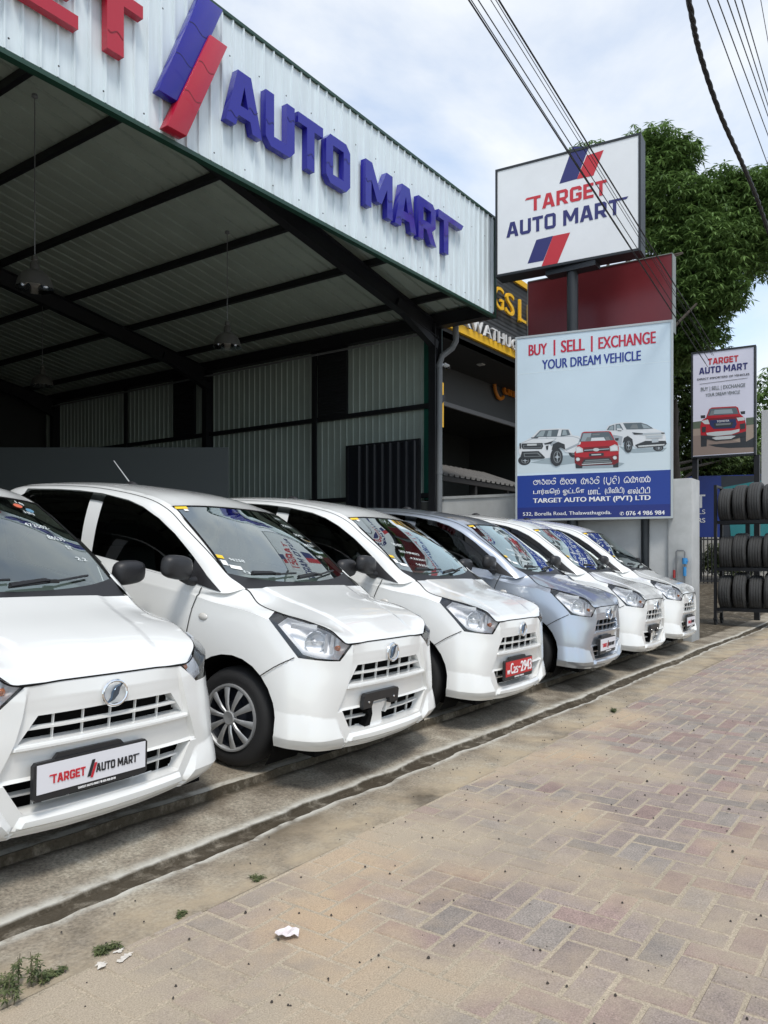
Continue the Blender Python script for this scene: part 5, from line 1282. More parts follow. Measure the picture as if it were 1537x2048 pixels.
# printed vehicles (flat pictures on the board)
PC = {k: mat('ink_' + k, c, .4) for k, c in dict(white=(.66,.69,.72), shade=(.34,.38,.42), dark=(.03,.034,.04), glass=(.10,.13,.15), glass2=(.28,.34,.37), red=(.42,.012,.022), darkred=(.18,.008,.014), grey=(.18,.20,.21), mid=(.42,.47,.51), silver=(.52,.55,.56), shadow=(.30,.37,.41), floor=(.56,.65,.70), sand=(.34,.27,.22), sand2=(.26,.20,.17), lilac=(.66,.66,.77), blue=(.02,.03,.10), green=(.10,.13,.09), teal=(.02,.20,.22)).items()}
PN = list(PC); PL = [PC[k] for k in PN]
def picture(name, pl, mp, shapes, parent, t0=.0035, dt=.00035):
    s = MB()
    for i, (c, poly) in enumerate(shapes): printed(pl, poly, mp, s, t0 + dt * (i + 1), PN.index(c), dt * .8)
    return build(s, name, PL, parent)
def el(cx, cy, rx, ry, n=18): return [(cx + rx * math.cos(2 * math.pi * k / n), cy + ry * math.sin(2 * math.pi * k / n)) for k in range(n)]
picture('printed_floor', pb, z7, [('floor', [(128,1010),(128,1218),(1322,1182),(1322,985)])], bb, .0025)
def wheelp(cx, cy, rx, ry): return [('dark', el(cx, cy, rx, ry)), ('grey', el(cx + rx * .12, cy, rx * .62, ry * .66)), ('dark', el(cx + rx * .12, cy, rx * .50, ry * .55)), ('mid', el(cx + rx * .12, cy, rx * .2, ry * .2)),
    ('mid', [(cx - rx * .28, cy - ry * .04), (cx + rx * .5, cy - ry * .04), (cx + rx * .5, cy + ry * .06), (cx - rx * .28, cy + ry * .06)]), ('mid', [(cx + rx * .07, cy - ry * .5), (cx + rx * .17, cy - ry * .5), (cx + rx * .17, cy + ry * .5), (cx + rx * .07, cy + ry * .5)])]
picture('printed_pickup', pb, z7, [('shadow', [(230,1135),(470,1155),(720,1120),(700,1075),(480,1080)])] + wheelp(565, 1035, 40, 62) + wheelp(190, 1118, 48, 36) + [
 ('white', [(150,1000),(160,985),(245,940),(300,884),(330,878),(455,872),(535,876),(560,925),(610,930),(625,950),(620,1010),(570,1060),(505,1055),(470,1010),(410,1040),(395,1095),(330,1105),(170,1100),(145,1050)]),
 ('shade', [(345,930),(560,930),(620,950),(610,1000),(510,1045),(480,1000),(440,985),(395,1010),(370,960)]), ('white', [(350,940),(560,935),(612,952),(604,985),(505,1030),(480,990),(440,975)]),
 ('glass', [(262,940),(312,888),(455,880),(440,935)]), ('glass2', [(280,934),(318,893),(352,890),(335,934)]), ('glass2', [(362,934),(376,889),(400,888),(396,934)]), ('glass', [(468,935),(478,882),(528,882),(545,922)]), ('glass2', [(480,925),(488,886),(510,886),(520,922)]),
 ('dark', [(240,942),(300,940),(290,948),(245,948)]), ('mid', [(165,985),(250,950),(440,948),(395,985)]), ('white', [(172,985),(255,955),(430,952),(390,982)]),
 ('dark', [(170,990),(330,985),(335,1010),(325,1030),(180,1030),(168,1015)]), ('grey', [(180,1000),(322,996),(322,1020),(184,1024)]), ('dark', [(186,1004),(318,1000),(318,1016),(188,1020)]), ('silver', [(212,992),(285,990),(285,1004),(212,1006)]),
 ('dark', [(340,990),(412,968),(395,990),(350,996)]), ('dark', [(152,988),(165,985),(166,1030),(156,1028)]), ('dark', [(356,1008),(376,1004),(372,1036),(360,1036)]),
 ('dark', [(172,1050),(300,1046),(350,1095),(340,1104),(180,1108),(160,1096)]), ('grey', [(185,1062),(295,1058),(325,1088),(190,1092)]), ('dark', [(192,1068),(290,1065),(312,1084),(196,1087)]),
 ('dark', [(400,1040),(410,995),(450,975),(500,995),(505,1035),(470,1020),(425,1030)])] + wheelp(438, 1092, 48, 70), bb)
picture('printed_sport_utility', pb, z7, [('shadow', [(920,1010),(960,1050),(1030,1062),(1255,1050),(1285,1020),(1040,1030)])] + wheelp(1218, 1022, 40, 26) + [
 ('white', [(815,885),(835,850),(890,832),(960,824),(1090,826),(1130,840),(1185,872),(1262,900),(1275,930),(1280,985),(1262,1008),(1050,1025),(1020,1000),(985,940),(950,960),(940,1010),(900,1000),(880,945),(830,915)]),
 ('shade', [(830,915),(900,925),(945,935),(935,1005),(905,995),(885,948)]), ('glass', [(822,885),(842,855),(882,842),(882,888)]), ('glass2', [(835,882),(850,858),(874,850),(874,884)]), ('glass', [(890,888),(890,840),(925,836),(950,882)]), ('glass2', [(898,882),(898,846),(918,843),(934,880)]),
 ('glass', [(948,832),(1085,828),(1132,842),(1180,872),(1090,878),(975,880)]), ('glass2', [(1090,838),(1125,846),(1160,868),(1105,872)]), ('grey', [(1000,872),(1020,842),(1055,842),(1065,874)]), ('white', [(900,872),(940,874),(935,892),(905,890)]), ('dark', [(905,886),(938,888),(934,893),(908,892)]),
 ('mid', [(1015,902),(1105,908),(1250,903),(1262,912),(1110,922),(1030,918)]), ('dark', [(1018,903),(1100,910),(1098,918),(1035,920)]), ('silver', [(1118,922),(1255,915),(1252,945),(1125,952)]), ('mid', [(1125,930),(1250,924),(1248,940),(1130,946)]), ('dark', [(1240,905),(1268,904),(1268,912),(1245,914)]),
 ('dark', [(1040,1000),(1120,968),(1275,968),(1284,990),(1262,1008),(1060,1022)]), ('silver', [(1060,1006),(1130,1000),(1270,992),(1262,1003),(1070,1016)]), ('mid', [(1168,955),(1220,952),(1220,978),(1170,982)]), ('dark', [(945,985),(955,945),(985,930),(1020,955),(1028,1010),(1005,990),(960,975)])] + wheelp(988, 1004, 32, 55), bb, .0035)
picture('printed_hatchback', pb, z7, [('shadow', [(590,1180),(905,1172),(960,1140),(900,1130),(600,1140)]), ('dark', [(580,1120),(640,1120),(635,1178),(585,1178)]), ('dark', [(868,1110),(915,1110),(912,1170),(872,1172)]), ('dark', [(568,968),(600,960),(604,985),(575,985)]), ('dark', [(885,948),(915,945),(912,966),(888,966)]),
 ('red', [(575,1030),(590,995),(612,975),(632,905),(650,898),(840,893),(855,900),(885,965),(905,980),(915,1020),(915,1130),(880,1150),(620,1160),(578,1140)]), ('darkred', [(575,1085),(650,1095),(850,1085),(915,1070),(915,1130),(880,1150),(620,1160),(578,1140)]),
 ('glass', [(612,975),(636,907),(838,898),(880,962)]), ('glass2', [(625,970),(644,912),(705,908),(690,970)]), ('white', [(700,968),(706,945),(800,940),(815,965)]), ('grey', [(655,972),(672,940),(700,940),(700,970)]), ('grey', [(820,965),(810,938),(838,935),(852,962)]), ('grey', [(712,915),(770,912),(768,925),(715,926)]),
 ('red', [(590,1008),(640,985),(860,975),(905,990),(895,1010),(740,1030),(640,1035)]), ('darkred', [(640,1018),(740,1012),(850,1006),(845,1014),(740,1026),(645,1030)]),
 ('silver', [(582,1020),(610,1010),(640,1028),(642,1055),(588,1062)]), ('white', [(590,1024),(608,1018),(628,1032),(630,1050),(592,1055)]), ('silver', [(845,1012),(885,995),(908,1005),(912,1045),(850,1048)]), ('white', [(855,1016),(882,1004),(900,1010),(902,1038),(858,1040)]),
 ('dark', [(645,1032),(845,1018),(845,1042),(645,1052)]), ('mid', [(650,1038),(842,1026),(842,1032),(650,1044)]), ('silver', el(742, 1036, 24, 13)), ('dark', [(688,1065),(800,1060),(800,1082),(688,1088)]), ('silver', [(706,1072),(780,1068),(780,1076),(706,1080)]),
 ('dark', [(650,1110),(845,1098),(868,1130),(840,1145),(650,1150),(632,1138)]), ('grey', [(660,1116),(838,1106),(846,1116),(655,1126)]), ('grey', [(648,1130),(854,1120),(858,1128),(642,1140)]), ('silver', [(630,1146),(865,1134),(862,1140),(635,1153)]), ('silver', el(602, 1110, 16, 14)), ('white', el(602, 1110, 9, 8)), ('silver', el(886, 1098, 16, 14)), ('white', el(886, 1098, 9, 8))], bb, .006)

# small roadside sign on two posts
ps_, Ws, Hs = board_plane((1383, 705), (1383, 917), (1513, 690), (1512, 909), 15.9, .962)
sm = thing('roadside_sign', (16.6, 3.2, 0), 'small portrait light box with a red pickup picture, on black posts above the tyre rack', 'sign')
s = MB(); rect(ps_, .02, .02, Ws - .02, Hs - .02, -.16, -.012, s); build(s, 'sign_box', GREYM, sm)
s = MB(); frame(ps_, Ws, Hs, .035, -.17, .014, s); build(s, 'sign_frame', FRAMEM, sm)
for px, py0 in ((1390, 917), (1514, 909)):
    s = MB(); x, _ = ps_.hit(px, 950); q = ps_.at(x, 0, -.08); s.box2((q.x - .05, q.y - .05, -.12), (q.x + .05, q.y + .05, ps_.O.z - .0)); build(s, 'post', M['steelb'], sm)
def z8(x, y): return (1337 + x / 3.15, 650 + y / 3.15)
s = MB(); rect(ps_, .035, .035, Ws - .035, Hs - .035, -.012, .002, s); build(s, 'sign_face', PC['lilac'], sm)
picture('printed_pickup', ps_, z8, [('sand', [(155,655),(545,625),(545,800),(155,825)]), ('sand2', [(155,700),(260,690),(545,760),(545,800),(155,825)]), ('green', [(155,612),(210,605),(240,620),(230,650),(155,655)]), ('green', [(490,585),(545,580),(545,625),(490,632)]), ('dark', [(250,755),(490,735),(545,705),(545,770),(380,775),(300,768)]),
 ('dark', [(205,690),(245,690),(242,765),(206,768)]), ('dark', [(450,680),(490,670),(490,735),(455,742)]), ('dark', [(204,570),(232,568),(234,586),(206,588)]), ('dark', [(455,545),(485,542),(484,560),(458,562)]),
 ('red', [(202,640),(212,600),(238,585),(258,530),(275,520),(425,512),(440,520),(452,560),(482,585),(492,640),(490,672),(440,690),(330,700),(205,695)]), ('glass', [(248,572),(264,528),(428,520),(444,560)]), ('glass2', [(285,562),(292,535),(400,530),(410,556)]), ('grey', [(262,570),(272,540),(290,540),(286,568)]),
 ('darkred', [(235,590),(440,575),(452,582),(430,600),(250,610)]), ('silver', [(208,605),(250,595),(262,625),(230,625)]), ('silver', [(430,585),(480,580),(482,600),(440,605)]), ('blue', [(262,600),(425,590),(432,625),(420,650),(285,655),(262,630)]), ('dark', [(285,620),(410,612),(400,642),(295,648)]), ('grey', [(300,622),(395,616),(392,628),(302,634)]),
 ('dark', [(212,645),(238,640),(236,675),(214,676)]), ('dark', [(450,625),(485,618),(485,652),(455,658)]), ('silver', [(240,680),(300,672),(400,665),(450,655),(448,672),(400,690),(300,700),(245,694)]), ('dark', [(205,695),(300,704),(400,694),(490,670),(490,700),(400,722),(300,730),(210,712)]), ('silver', [(275,712),(305,704),(400,697),(425,700),(395,718),(300,724)])], sm, .002)
s = MB()
logo_between(s, ps_, 'TARGET', (250, 255), (442, 226), .125, 0, .008, z8); build(s, 'sign_lettering', [SR, SB], sm); s = MB(); logo_between(s, ps_, 'AUTO MART', (195, 314), (500, 275), .130, 1, .008, z8)
txt_between(s, ps_, 'DIRECT IMPORTERS OF VEHICLES', (183, 350), (512, 305), (183, 338), 2, z8, .01, .008); printed(ps_, [(198,372),(500,333),(500,335),(198,374)], z8, s, .008, 2)
txt_between(s, ps_, 'BUY | SELL | EXCHANGE', (206, 424), (486, 388), (206, 394), 3, z8, .015, .008); txt_between(s, ps_, 'YOUR DREAM VEHICLE', (236, 452), (452, 428), (236, 432), 3, z8, .015, .008)
txt_between(s, ps_, 'TOYOTA', (306, 615), (385, 608), (306, 603), 4, z8, .03, .013)
build(s, 'sign_lettering', [SR, SB, M['blackprint'], PC['grey'], M['whiteprint']], sm)

# ---------------------------------------------------------------- tyre shop next door
YT = 7.9
shop = thing('tyre_shop', (15.5, 10, 0), 'dark grey shop next door with yellow bands and yellow and white raised letters', 'shop')
GREYCL = mat('charcoal_cladding', (.055, .058, .062), .5, noise=.1, nscale=3); YEL = mat('yellow_cladding', (.88, .50, .02), .45); 
s = MB(); z = 5.86
while z < 7.40:
    s.grid([[(12.2, YT - .0, z), (22.5, YT - .0, z)], [(12.2, YT - .0, z + .07), (22.5, YT - .0, z + .07)], [(12.2, YT + .02, z + .075), (22.5, YT + .02, z + .075)], [(12.2, YT + .02, z + .09), (22.5, YT + .02, z + .09)]]); z += .09
s.box2((12.2, YT + .03, 5.6), (22.5, YT + .25, 7.45)); build(s, 'shop_fascia', GREYCL, shop)
s = MB(); s.box2((12.2, YT - .05, 5.68), (22.5, YT + .02, 5.85)); s.box2((12.2, YT - .05, 7.42), (22.5, YT + .25, 7.55)); build(s, 'yellow_band', YEL, shop)
s = MB(); s.box2((12.2, YT + .02, 5.60), (22.5, 9.6, 5.66)); build(s, 'soffit', mat('dark_soffit', (.03, .032, .034), .7), shop)
q = ony(962, 706, 8.6); s = MB(); s.box((q.x, q.y, 5.585), (.14, .14, .03)); build(s, 'soffit_lamp', mat('lamp_cover', (.6, .6, .58), .4), shop)
fpl = Plane((0, YT - .02, 0), (1, 0, 0), (0, 0, 1), (0, -1, 0))
def shop_text(txt, a, b, ztop, m, ext=.02, bold=.005):
    x0, z0 = fpl.hit(*a); x1, z1 = fpl.hit(*b); zt = fpl.hit(*ztop)[1]; z0 = (z0 + z1) / 2; cw = (x1 - x0)
    for ch, u0, u1 in txt:
        s = MB(); fit_text(s, fpl, ch, x0 + cw * u0, z0, x0 + cw * u1, zt, .06, bold, None, None, ext * 1.6); build(s, 'shop_letter', m, shop)
shop_text([('G', -.52, -.10), ('S', .0, .40), ('L', .64, .98), ('K', 1.1, 1.5)], (1006, 627), (1047, 650), (1006, 583), YEL)
s = MB(); q = fpl.at(fpl.hit(1036, 640)[0], fpl.hit(1036, 642)[1], .06); s.box((q.x, q.y, q.z), (.07, .1, .07)); build(s, 'shop_letter', YEL, shop)
WL = mat('white_letter', (.72, .72, .72), .4); xw = 0
cells = [('A', -.62, -.44), ('L', -.42, -.30), ('A', -.28, -.02), ('W', .0, .22), ('A', .24, .40), ('T', .41, .53), ('H', .56, .68), ('U', .715, .83), ('G', .865, .99), ('O', 1.02, 1.15), ('D', 1.18, 1.30), ('A', 1.32, 1.46)]
shop_text(cells, (938, 665), (1030, 700), (938, 636), WL, .02, .006)
s = MB(); s.box2((12.2, 9.4, 4.75), (22.5, 9.6, 5.60)); s.box2((12.2, 9.4, -.1), (13.95, 9.6, 4.75)); build(s, 'shop_wall', GREYCL, shop)
q0, q1 = ony(899, 760, 9.38), ony(1030, 812, 9.38)
s = MB(); s.box2((13.95, 9.33, -.1), (14.1, 9.41, 4.80)); s.box2((14.1, 9.33, 4.66), (22.5, 9.398, 4.76)); build(s, 'door_frame', mat('grey_door_frame', (.22, .22, .23), .5), shop)
s = MB(); s.box2((13.95, 12.5, -.1), (22.5, 12.6, 5)); s.box2((13.9, 9.6, -.1), (14.0, 12.6, 5)); s.box2((14, 9.6, 5.0), (22.5, 12.6, 5.1)); s.box2((22.4, YT, -.1), (22.5, 12.6, 5.7)); build(s, 'shop_interior', M['darkwall'], shop)
cp = Plane((0, 9.36, 0), (1, 0, 0), (0, 0, 1), (0, -1, 0)); OR = mat('orange_sign', (.62, .20, .012), .4)
s = MB(); x0, z0 = cp.hit(1004, 783); x1, z1 = cp.hit(1031, 790); zc = cp.hit(998, 770); 
fit_text(s, cp, 'ontinental', x0, z0 - .06, x0 + 2.6, z0 + .30, .03, .03, None, None, .05); build(s, 'brand_letter', OR, shop)
s = MB(); cx, cz = zc; s.tube([cp.at(cx + .30 * math.cos(R(a)), cz + .36 * math.sin(R(a)), .03) for a in range(50, 311, 10)], .05, 8); build(s, 'brand_letter', OR, shop, smooth=50)
s = MB(); x0 = onx(880, 765, 13.1); pz0, pz1 = ony(891, 766, 7.95).z, ony(891, 855, 7.95).z; s.box2((12.72, 7.96, pz0 - .0), (13.3, 8.0, pz1)); s.box2((12.2, 8.02, -.1), (13.25, 9.4, 5.6)); 
pst = MB(); pst.box2((12.35, 7.97, pz1), (13.26, 8.0, pz0)); build(pst, 'yellow_poster', YEL, shop)
s = MB(); s.box2((12.3, 8.02, -.1), (13.22, 9.38, 5.58)); build(s, 'shop_pier', GREYCL, shop)
pm = MB(); pp = Plane((0, 7.968, 0), (1, 0, 0), (0, 0, 1), (0, -1, 0)); hx, hz = pp.hit(884, 800); pm.prism([(hx - .05, hz - .12), (hx + .12, hz + .02), (hx + .14, hz + .14), (hx + .02, hz + .10), (hx - .1, hz + .02)], pp.at, 0, .004); build(pm, 'poster_mark', M['blackprint'], shop)
# low corrugated lean-to between wall and shop
lt = thing('lean_to_roof', (12.8, 7.4, 2), 'low grey corrugated lean-to roof behind the boundary wall', 'roof')
s = MB(); pts = []; x = 11.9
while x < 16: pts += [(x, 0), (x + .13, 0), (x + .15, .04), (x + .19, .04), (x + .21, 0)]; x += .21
zt, zb = ony(900, 935, 8.6).z, ony(900, 952, 7.4).z
s.grid([[(x, 7.4, zb + h) for x, h in pts], [(x, 8.6, zt + h) for x, h in pts]]); build(s, 'roof_sheet', mat('weathered_zinc', (.15, .145, .14), .6, noise=.15, nscale=3), lt)
s = MB(); s.box2((11.9, 7.42, zb - .10), (16, 7.47, zb - .01)); 
for x in (12.3, 13.6, 15): s.box2((x, 7.45, -.1), (x + .08, 7.53, zb - .10))
build(s, 'timber', mat('dark_timber', (.03, .027, .025), .8), lt)

# ---------------------------------------------------------------- tyre rack and its tyres
RX, RY = 15.3, 3.30
rk = thing('tyre_rack', (RX, 2.4, -.09), 'black steel tyre rack on castors at the right edge', 'rack')
for y in (RY, RY - 2.0):
    s = MB()
    for x in (RX - .24, RX + .24): s.box2((x - .025, y - .025, .04), (x + .025, y + .025, 2.46))
    s.box2((RX - .215, y - .02, 2.42), (RX + .215, y + .02, 2.46)); s.box2((RX - .215, y - .02, .12), (RX + .215, y + .02, .17)); build(s, 'end_frame', M['steelb'], rk)

TZ = [1.78, .93, .20]
for z in TZ:
    for x in (RX - .215, RX + .175):
        s = MB(); s.box2((x, RY - 1.975, z - .03), (x + .04, RY - .025, z + .03)); build(s, 'shelf_bar', M['steelb'], rk)
for x in (RX - .24, RX + .24):
    for y in (RY, RY - 2.0):
        s = MB(); s.box2((x - .05, y - .03, .015), (x + .05, y + .03, .04)); s.bar((x, y + .025, .03), (x + .03, y + .025, -.03), .008, .05); s.bar((x, y - .025, .03), (x + .03, y - .025, -.03), .008, .05); c0 = build(s, 'castor', M['steelb'], rk)
        s = MB(); s.lathe([(.02, -.018), (.058, -.018), (.065, -.008), (.065, .008), (.058, .018), (.02, .018)], (x + .03, y, -.028), 'y', 20); build(s, 'castor_wheel', M['rubber'], c0, smooth=40)
def tyre_mesh(r_, w_):
    s = MB(); h = w_ / 2; prof = [(r_ * .60, -h * .82), (r_ * .66, -h), (r_ * .80, -h * 1.06), (r_ * .92, -h * .98), (r_ * .975, -h * .80)]
    for k, y in enumerate(np.linspace(-.72, .72, 15)): prof.append((r_ * (1.0 - .012 * abs(y) ** 3) - (.009 if k % 4 == 2 else 0), h * y))
    prof += [(r_ * .975, h * .80), (r_ * .92, h * .98), (r_ * .80, h * 1.06), (r_ * .66, h), (r_ * .60, h * .82)]
    s.lathe(prof, (0, 0, 0), 'y', 44); return s
TYM = mat('used_tyre_rubber', (.040, .041, .042), .75, noise=.25, nscale=9, bump=.3, bscale=110)
protos = {}
ROWS = [('top', .335, .205), ('middle', .325, .215), ('bottom', .335, .22)]
ORD = ['first', 'second', 'third', 'fourth', 'fifth', 'sixth']
for (nm, r0, w0), z in zip(ROWS, TZ):
    for k in range(6):
        r_ = r0 + (.03 if (nm, k) == ('top', 2) else (.012 if k % 2 else -.012)); key = round(r_, 3)
        h = math.sqrt(max(.01, (r_ + .02) ** 2 - .195 ** 2)); loc = (RX + rng.uniform(-.01, .01), RY - .16 - k * .245, z + .02 + h)
        if key not in protos: o = protos[key] = build(tyre_mesh(r_, w0), 'tyre', TYM, None, True, 30)
        else: o = protos[key].copy(); COL.objects.link(o)
        o.location = loc; o.rotation_euler = (rng.uniform(-.02, .02), rng.uniform(0, 6.28), rng.uniform(-.06, .06))
        lab = f'{ORD[k]} black tyre from the left on the {nm} shelf of the rack'
        if (nm, k) == ('top', 2): lab = 'biggest black tyre, third from the left on the top shelf of the rack'
        setprops(o, lab, 'tyre', 'tyres on the rack')

# ---------------------------------------------------------------- far right: fence, blue hoarding, white board
D = 21.0
t = thing('bar_fence', ondepth(1420, 1166, D), 'black vertical bar fence behind the tyre rack', 'fence')
s = MB(); pa, pb2 = ondepth(1392, 1165, D), ondepth(1600, 1168, D)
pa.z = pb2.z = (pa.z + pb2.z) / 2; dv = (pb2 - pa); n = 26
for k in range(n + 1): q = pa + dv * k / n; s.bar(q, q + Vector((0, 0, 1.25)), .025, .025, (1, 0, 0))
for z in (.06, 1.18): s.bar(pa + Vector((0, 0, z)), pb2 + Vector((0, 0, z)), .04, .04)
build(s, 'bars', M['steelb'], t)
for k in (0, .5, 1): s = MB(); q = pa + dv * k; s.box2((q.x - .05, q.y - .05, q.z - .5), (q.x + .05, q.y + .05, q.z + 1.7)); build(s, 'post', M['steelb'], t)
ph, Wh, Hh2 = board_plane((1372, 953), (1372, 1072), (1620, 946), (1620, 1076), 22.5, .96)
t = thing('blue_hoarding', ph.at(Wh / 2, 0, 0), 'blue advertising hoarding with white letters behind the tyre rack', 'billboard')
s = MB(); rect(ph, 0, 0, Wh, Hh2, -.1, 0, s, 0); xd = ph.hit(1443, 1000)[0]; rect(ph, xd, .02, Wh - .02, Hh2 - .02, -.05, .004, s, 1); build(s, 'sign_face', [mat('hoarding_blue', (.006, .03, .23), .4), mat('hoarding_dark', (.02, .025, .035), .4)], t)
s = MB()
for k in range(7): printed(ph, [(1445 + k * 3, 975 + k * 9), (1537, 958 + k * 16), (1600, 962 + k * 16), (1600, 966 + k * 16), (1537, 966 + k * 16), (1450 + k * 3, 979 + k * 9)], lambda x, y: (x, y), s, .008 + k * .001, 0)
printed(ph, [(1460,1050),(1500,1040),(1560,1046),(1600,1060),(1600,1072),(1462,1072)], lambda x, y: (x, y), s, .02, 0); printed(ph, [(1447,1000),(1470,985),(1475,975),(1450,985)], lambda x, y: (x, y), s, .021, 1)
build(s, 'printed_graphic', [PC['teal'], PC['red']], t)
s = MB(); txt_between(s, ph, 'SEAT', (1350, 1017), (1411, 1017), (1350, 990), 0, lambda x, y: (x, y), .04); build(s, 'sign_lettering', M['whiteprint'], t); s = MB(); txt_between(s, ph, 'RENTALS', (1345, 1029), (1411, 1029), (1345, 1020), 0, lambda x, y: (x, y), .0); build(s, 'sign_lettering', M['whiteprint'], t); s = MB(); txt_between(s, ph, '24 HOURS', (1345, 1046), (1411, 1045), (1345, 1037), 0, lambda x, y: (x, y), .03)
build(s, 'sign_lettering', M['whiteprint'], t)
for x in (.4, Wh - .4): s = MB(); q = ph.at(x, 0, -.15); s.box2((q.x - .05, q.y - .05, .0), (q.x + .05, q.y + .05, ph.O.z + Hh2 * .8)); build(s, 'post', M['steelb'], t)
pw, Ww, Hw = board_plane((1523, 822), (1523, 978), (1650, 805), (1650, 985), 20.0, .95)
t = thing('white_board', pw.at(Ww / 2, 0, 0), 'blank white board at the right edge above the rack', 'sign'); s = MB(); rect(pw, 0, 0, Ww, Hw, -.08, 0, s); bevel(build(s, 'sign_face', mat('board_white', (.62, .63, .64), .5), t), .008, 1)
for x in (.3, Ww - .3): s = MB(); q = pw.at(x, 0, -.05); s.box2((q.x - .04, q.y - .04, 0), (q.x + .04, q.y + .04, pw.O.z)); build(s, 'post', GREYM, t)

# ---------------------------------------------------------------- trees and shrubs
def tree(name, label, base, top, blobs, m, per, ln, wd, seed, group=None, cat='tree'):
    t = thing(name, base, label, cat, group); s = MB(); b, tp = Vector(base), Vector(top)
    s.tube([b, b.lerp(tp, .35) + Vector((.15, -.1, 0)), b.lerp(tp, .7), tp], [.26, .20, .14, .05], 10); r = random.Random(seed)
    for c, rad in blobs:
        k = r.uniform(.35, .75); q = b.lerp(tp, k); c = Vector(c); s.tube([q, q.lerp(c, .5) + Vector((r.uniform(-.3, .3), r.uniform(-.3, .3), .2)), q.lerp(c, .4)], [.05, .03, .010], 6)
    build(s, 'trunk', M['bark'], t, smooth=60); foliage('crown', [(tuple(c), rad) for c, rad in blobs], t, m, per, ln, wd, 7, .5, seed); return t
def B(px, py, d, rx, rz=None): return (ondepth(px, py, d), (rx, rx, rz or rx))
bl = [B(1318, 300, 20, .70), B(1355, 315, 19.6, .62, .5), B(1275, 330, 20.4, .9), B(1300, 400, 20, 1.1), B(1370, 420, 19.4, .95), B(1440, 400, 19.5, .95, .75), B(1500, 390, 19.2, .9, .6), B(1560, 420, 19, 1.2), B(1350, 510, 19.6, 1.1), B(1430, 500, 18.8, 1.05), B(1510, 490, 19, 1.0, .85), B(1390, 590, 19, 1.05, .9), B(1450, 590, 18.6, .6, .45), B(1340, 620, 20, 1.0), B(1395, 670, 19.2, .8, .6), B(1180, 330, 21, .8, .6), B(1200, 420, 21, 1.2), B(1350, 700, 20, .7, .6)]
tree('mango_tree', 'large leafy mango tree rising behind the white signs', (16.6, 6.6, 0), (16.4, 6.2, 9.8), bl, M['leaf'], [max(120, int(820 * r_[0] * r_[0])) for _, r_ in bl], .19, .024, 5)
bl2 = [B(1365, 800, 23, 1.0), B(1372, 870, 23, 1.0), B(1420, 930, 23, .9, .6), B(1480, 935, 23.5, .9, .5), B(1370, 735, 23, .7), B(1540, 930, 24, 1.2, .7)]
tree('shade_tree', 'dark shrubby tree behind the small portrait sign', (22.0, 6.0, .3), (21.8, 5.8, 5.4), bl2, M['leaf2'], [800, 800, 620, 620, 400, 620], .15, .032, 6)
bl3 = [B(1545, 790, 34, 2.2, 1.2), B(1400, 935, 33, 2.5, 1.2), B(1480, 900, 35, 2.4, 1.1), B(1530, 880, 34, 2, 1.2)]
tree('far_tree', 'distant pale tree at the right edge beyond the hoarding', (33, 6, .3), (33, 6, 7), bl3, M['leaf'], [240, 240, 240, 200], .34, .06, 8)
t = thing('potted_shrub', ondepth(1425, 1150, 23), 'green shrub growing behind the bar fence', 'shrub'); foliage('foliage', [B(1422, 1125, 23, .35, .3), B(1440, 1110, 23.5, .5, .4), B(1470, 1120, 24, .9, .5)], t, M['weed'], [90, 110, 160], .20, .025, 7, .2, 12)
s = MB(); q = ondepth(1425, 1150, 23); s.tube([q, q + Vector((0, 0, .4))], .02, 6); build(s, 'stem', M['bark'], t)
wl = MB(); qa, qb = ondepth(1330, 1165, 30), ondepth(1700, 1165, 30); wl.bar(Vector((qa.x, qa.y, .9)), Vector((qb.x, qb.y, .9)), .2, 2.0); setprops(build(wl, 'far_wall', mat('old_far_wall', (.30, .29, .27), .9, noise=.3, nscale=1)), 'stained far wall behind the fence and hoarding', 'wall')

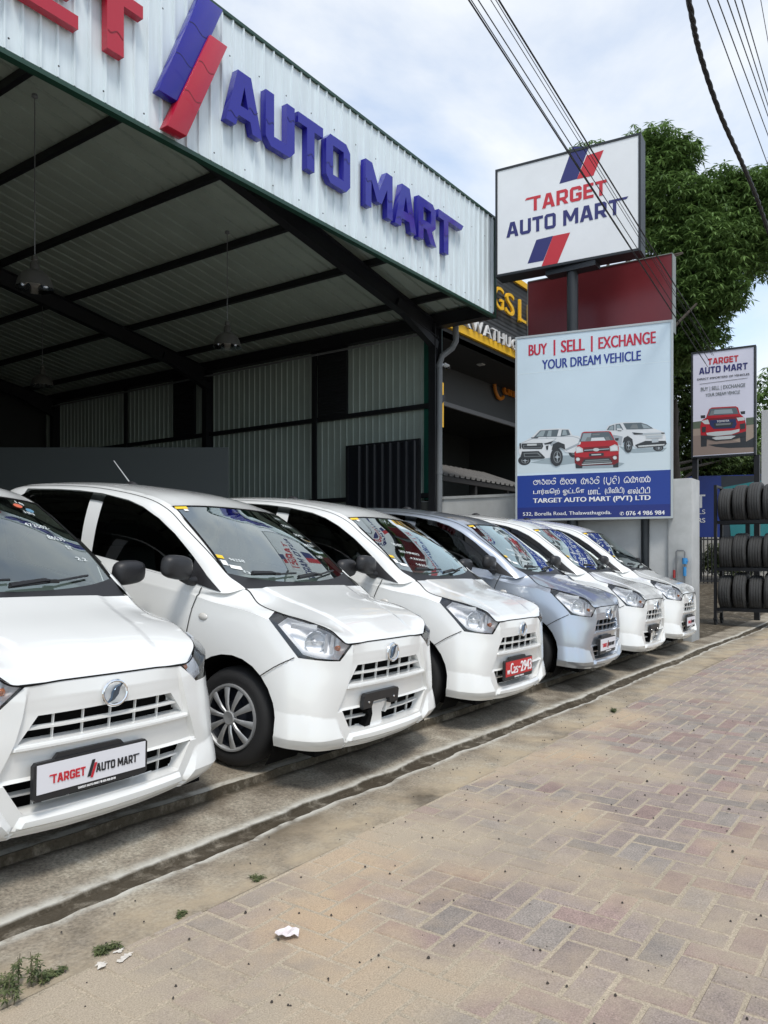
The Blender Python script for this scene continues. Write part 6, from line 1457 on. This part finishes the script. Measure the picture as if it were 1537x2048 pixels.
# ---------------------------------------------------------------- overhead cables
CAB = mat('cable_black', (.010, .010, .011), .6)
def cable(p0, d0, p1, d1, r_, label, sag=.0, group='overhead wires', twist=False, ext=True, mid=None):
    a, b = ondepth(*p0, d0), ondepth(*p1, d1); d = b - a
    if ext: a2, b2 = a - d * .9, b + d * .06
    else: a2, b2 = a, b
    pts = []; n = 60
    for k in range(n + 1):
        f_ = k / n; q = a2.lerp(b2, f_); q.z -= sag * 4 * f_ * (1 - f_); pts.append(q)
    s = MB()
    if twist:
        P = [ondepth(x, y, z) for x, y, z in mid]; P = [P[0] + (P[0] - P[1]) * 2.5] + P + [P[-1] + (P[-1] - P[-2]) * 1.5]; pts = []
        A = [np.array(p) for p in P]
        for k in range(160): pts.append(Vector(catmull(A, (len(A) - 1) * k / 160.0)))
        for ph_ in (0, math.pi * 2 / 3, math.pi * 4 / 3):
            s.tube([p + CR * math.cos(k * .55 + ph_) * r_ * .9 + CUP * math.sin(k * .55 + ph_) * r_ * .9 for k, p in enumerate(pts)], r_, 6)
    else: s.tube(pts, r_, 6)
    o = build(s, 'power_line', CAB, None, smooth=60); setprops(o, label, 'cable', group); return o
LW = 'overhead wire of the left bundle, passing in front of the big sign'
for (x0, x1, y1, r_) in ((938, 1398, 706, .010), (943, 1402, 712, .006), (957, 1405, 700, .007), (982, 1412, 690, .005), (992, 1415, 690, .005), (998, 1418, 680, .011)):
    cable((x0, 0), 6.5, (x1, y1), 12.6, r_ * .72, LW if r_ < .009 else ('thickest wire on the right of the left bundle' if x0 == 998 else 'thickest wire on the left of the left bundle'))
for (x0, x1, y1) in ((1415, 1540, 340), (1436, 1540, 280), (1455, 1540, 242), (1470, 1540, 222), (1484, 1545, 212)):
    cable((x0, 0), 8.5, (x1, y1), 13, .0065, 'thin wire of the sparse bundle at the upper right corner')
cable((1522, 0), 8.5, (1545, 130), 10, .004, 'single faint wire nearest the upper right corner')
cable((0, 0), 1, (1, 1), 1, .019, 'thick twisted cable sweeping down the right side of the sky', twist=True, mid=[(1376, -10, 8.5), (1400, 105, 9.2), (1440, 225, 10), (1482, 320, 11), (1512, 390, 12), (1540, 470, 13.2)])
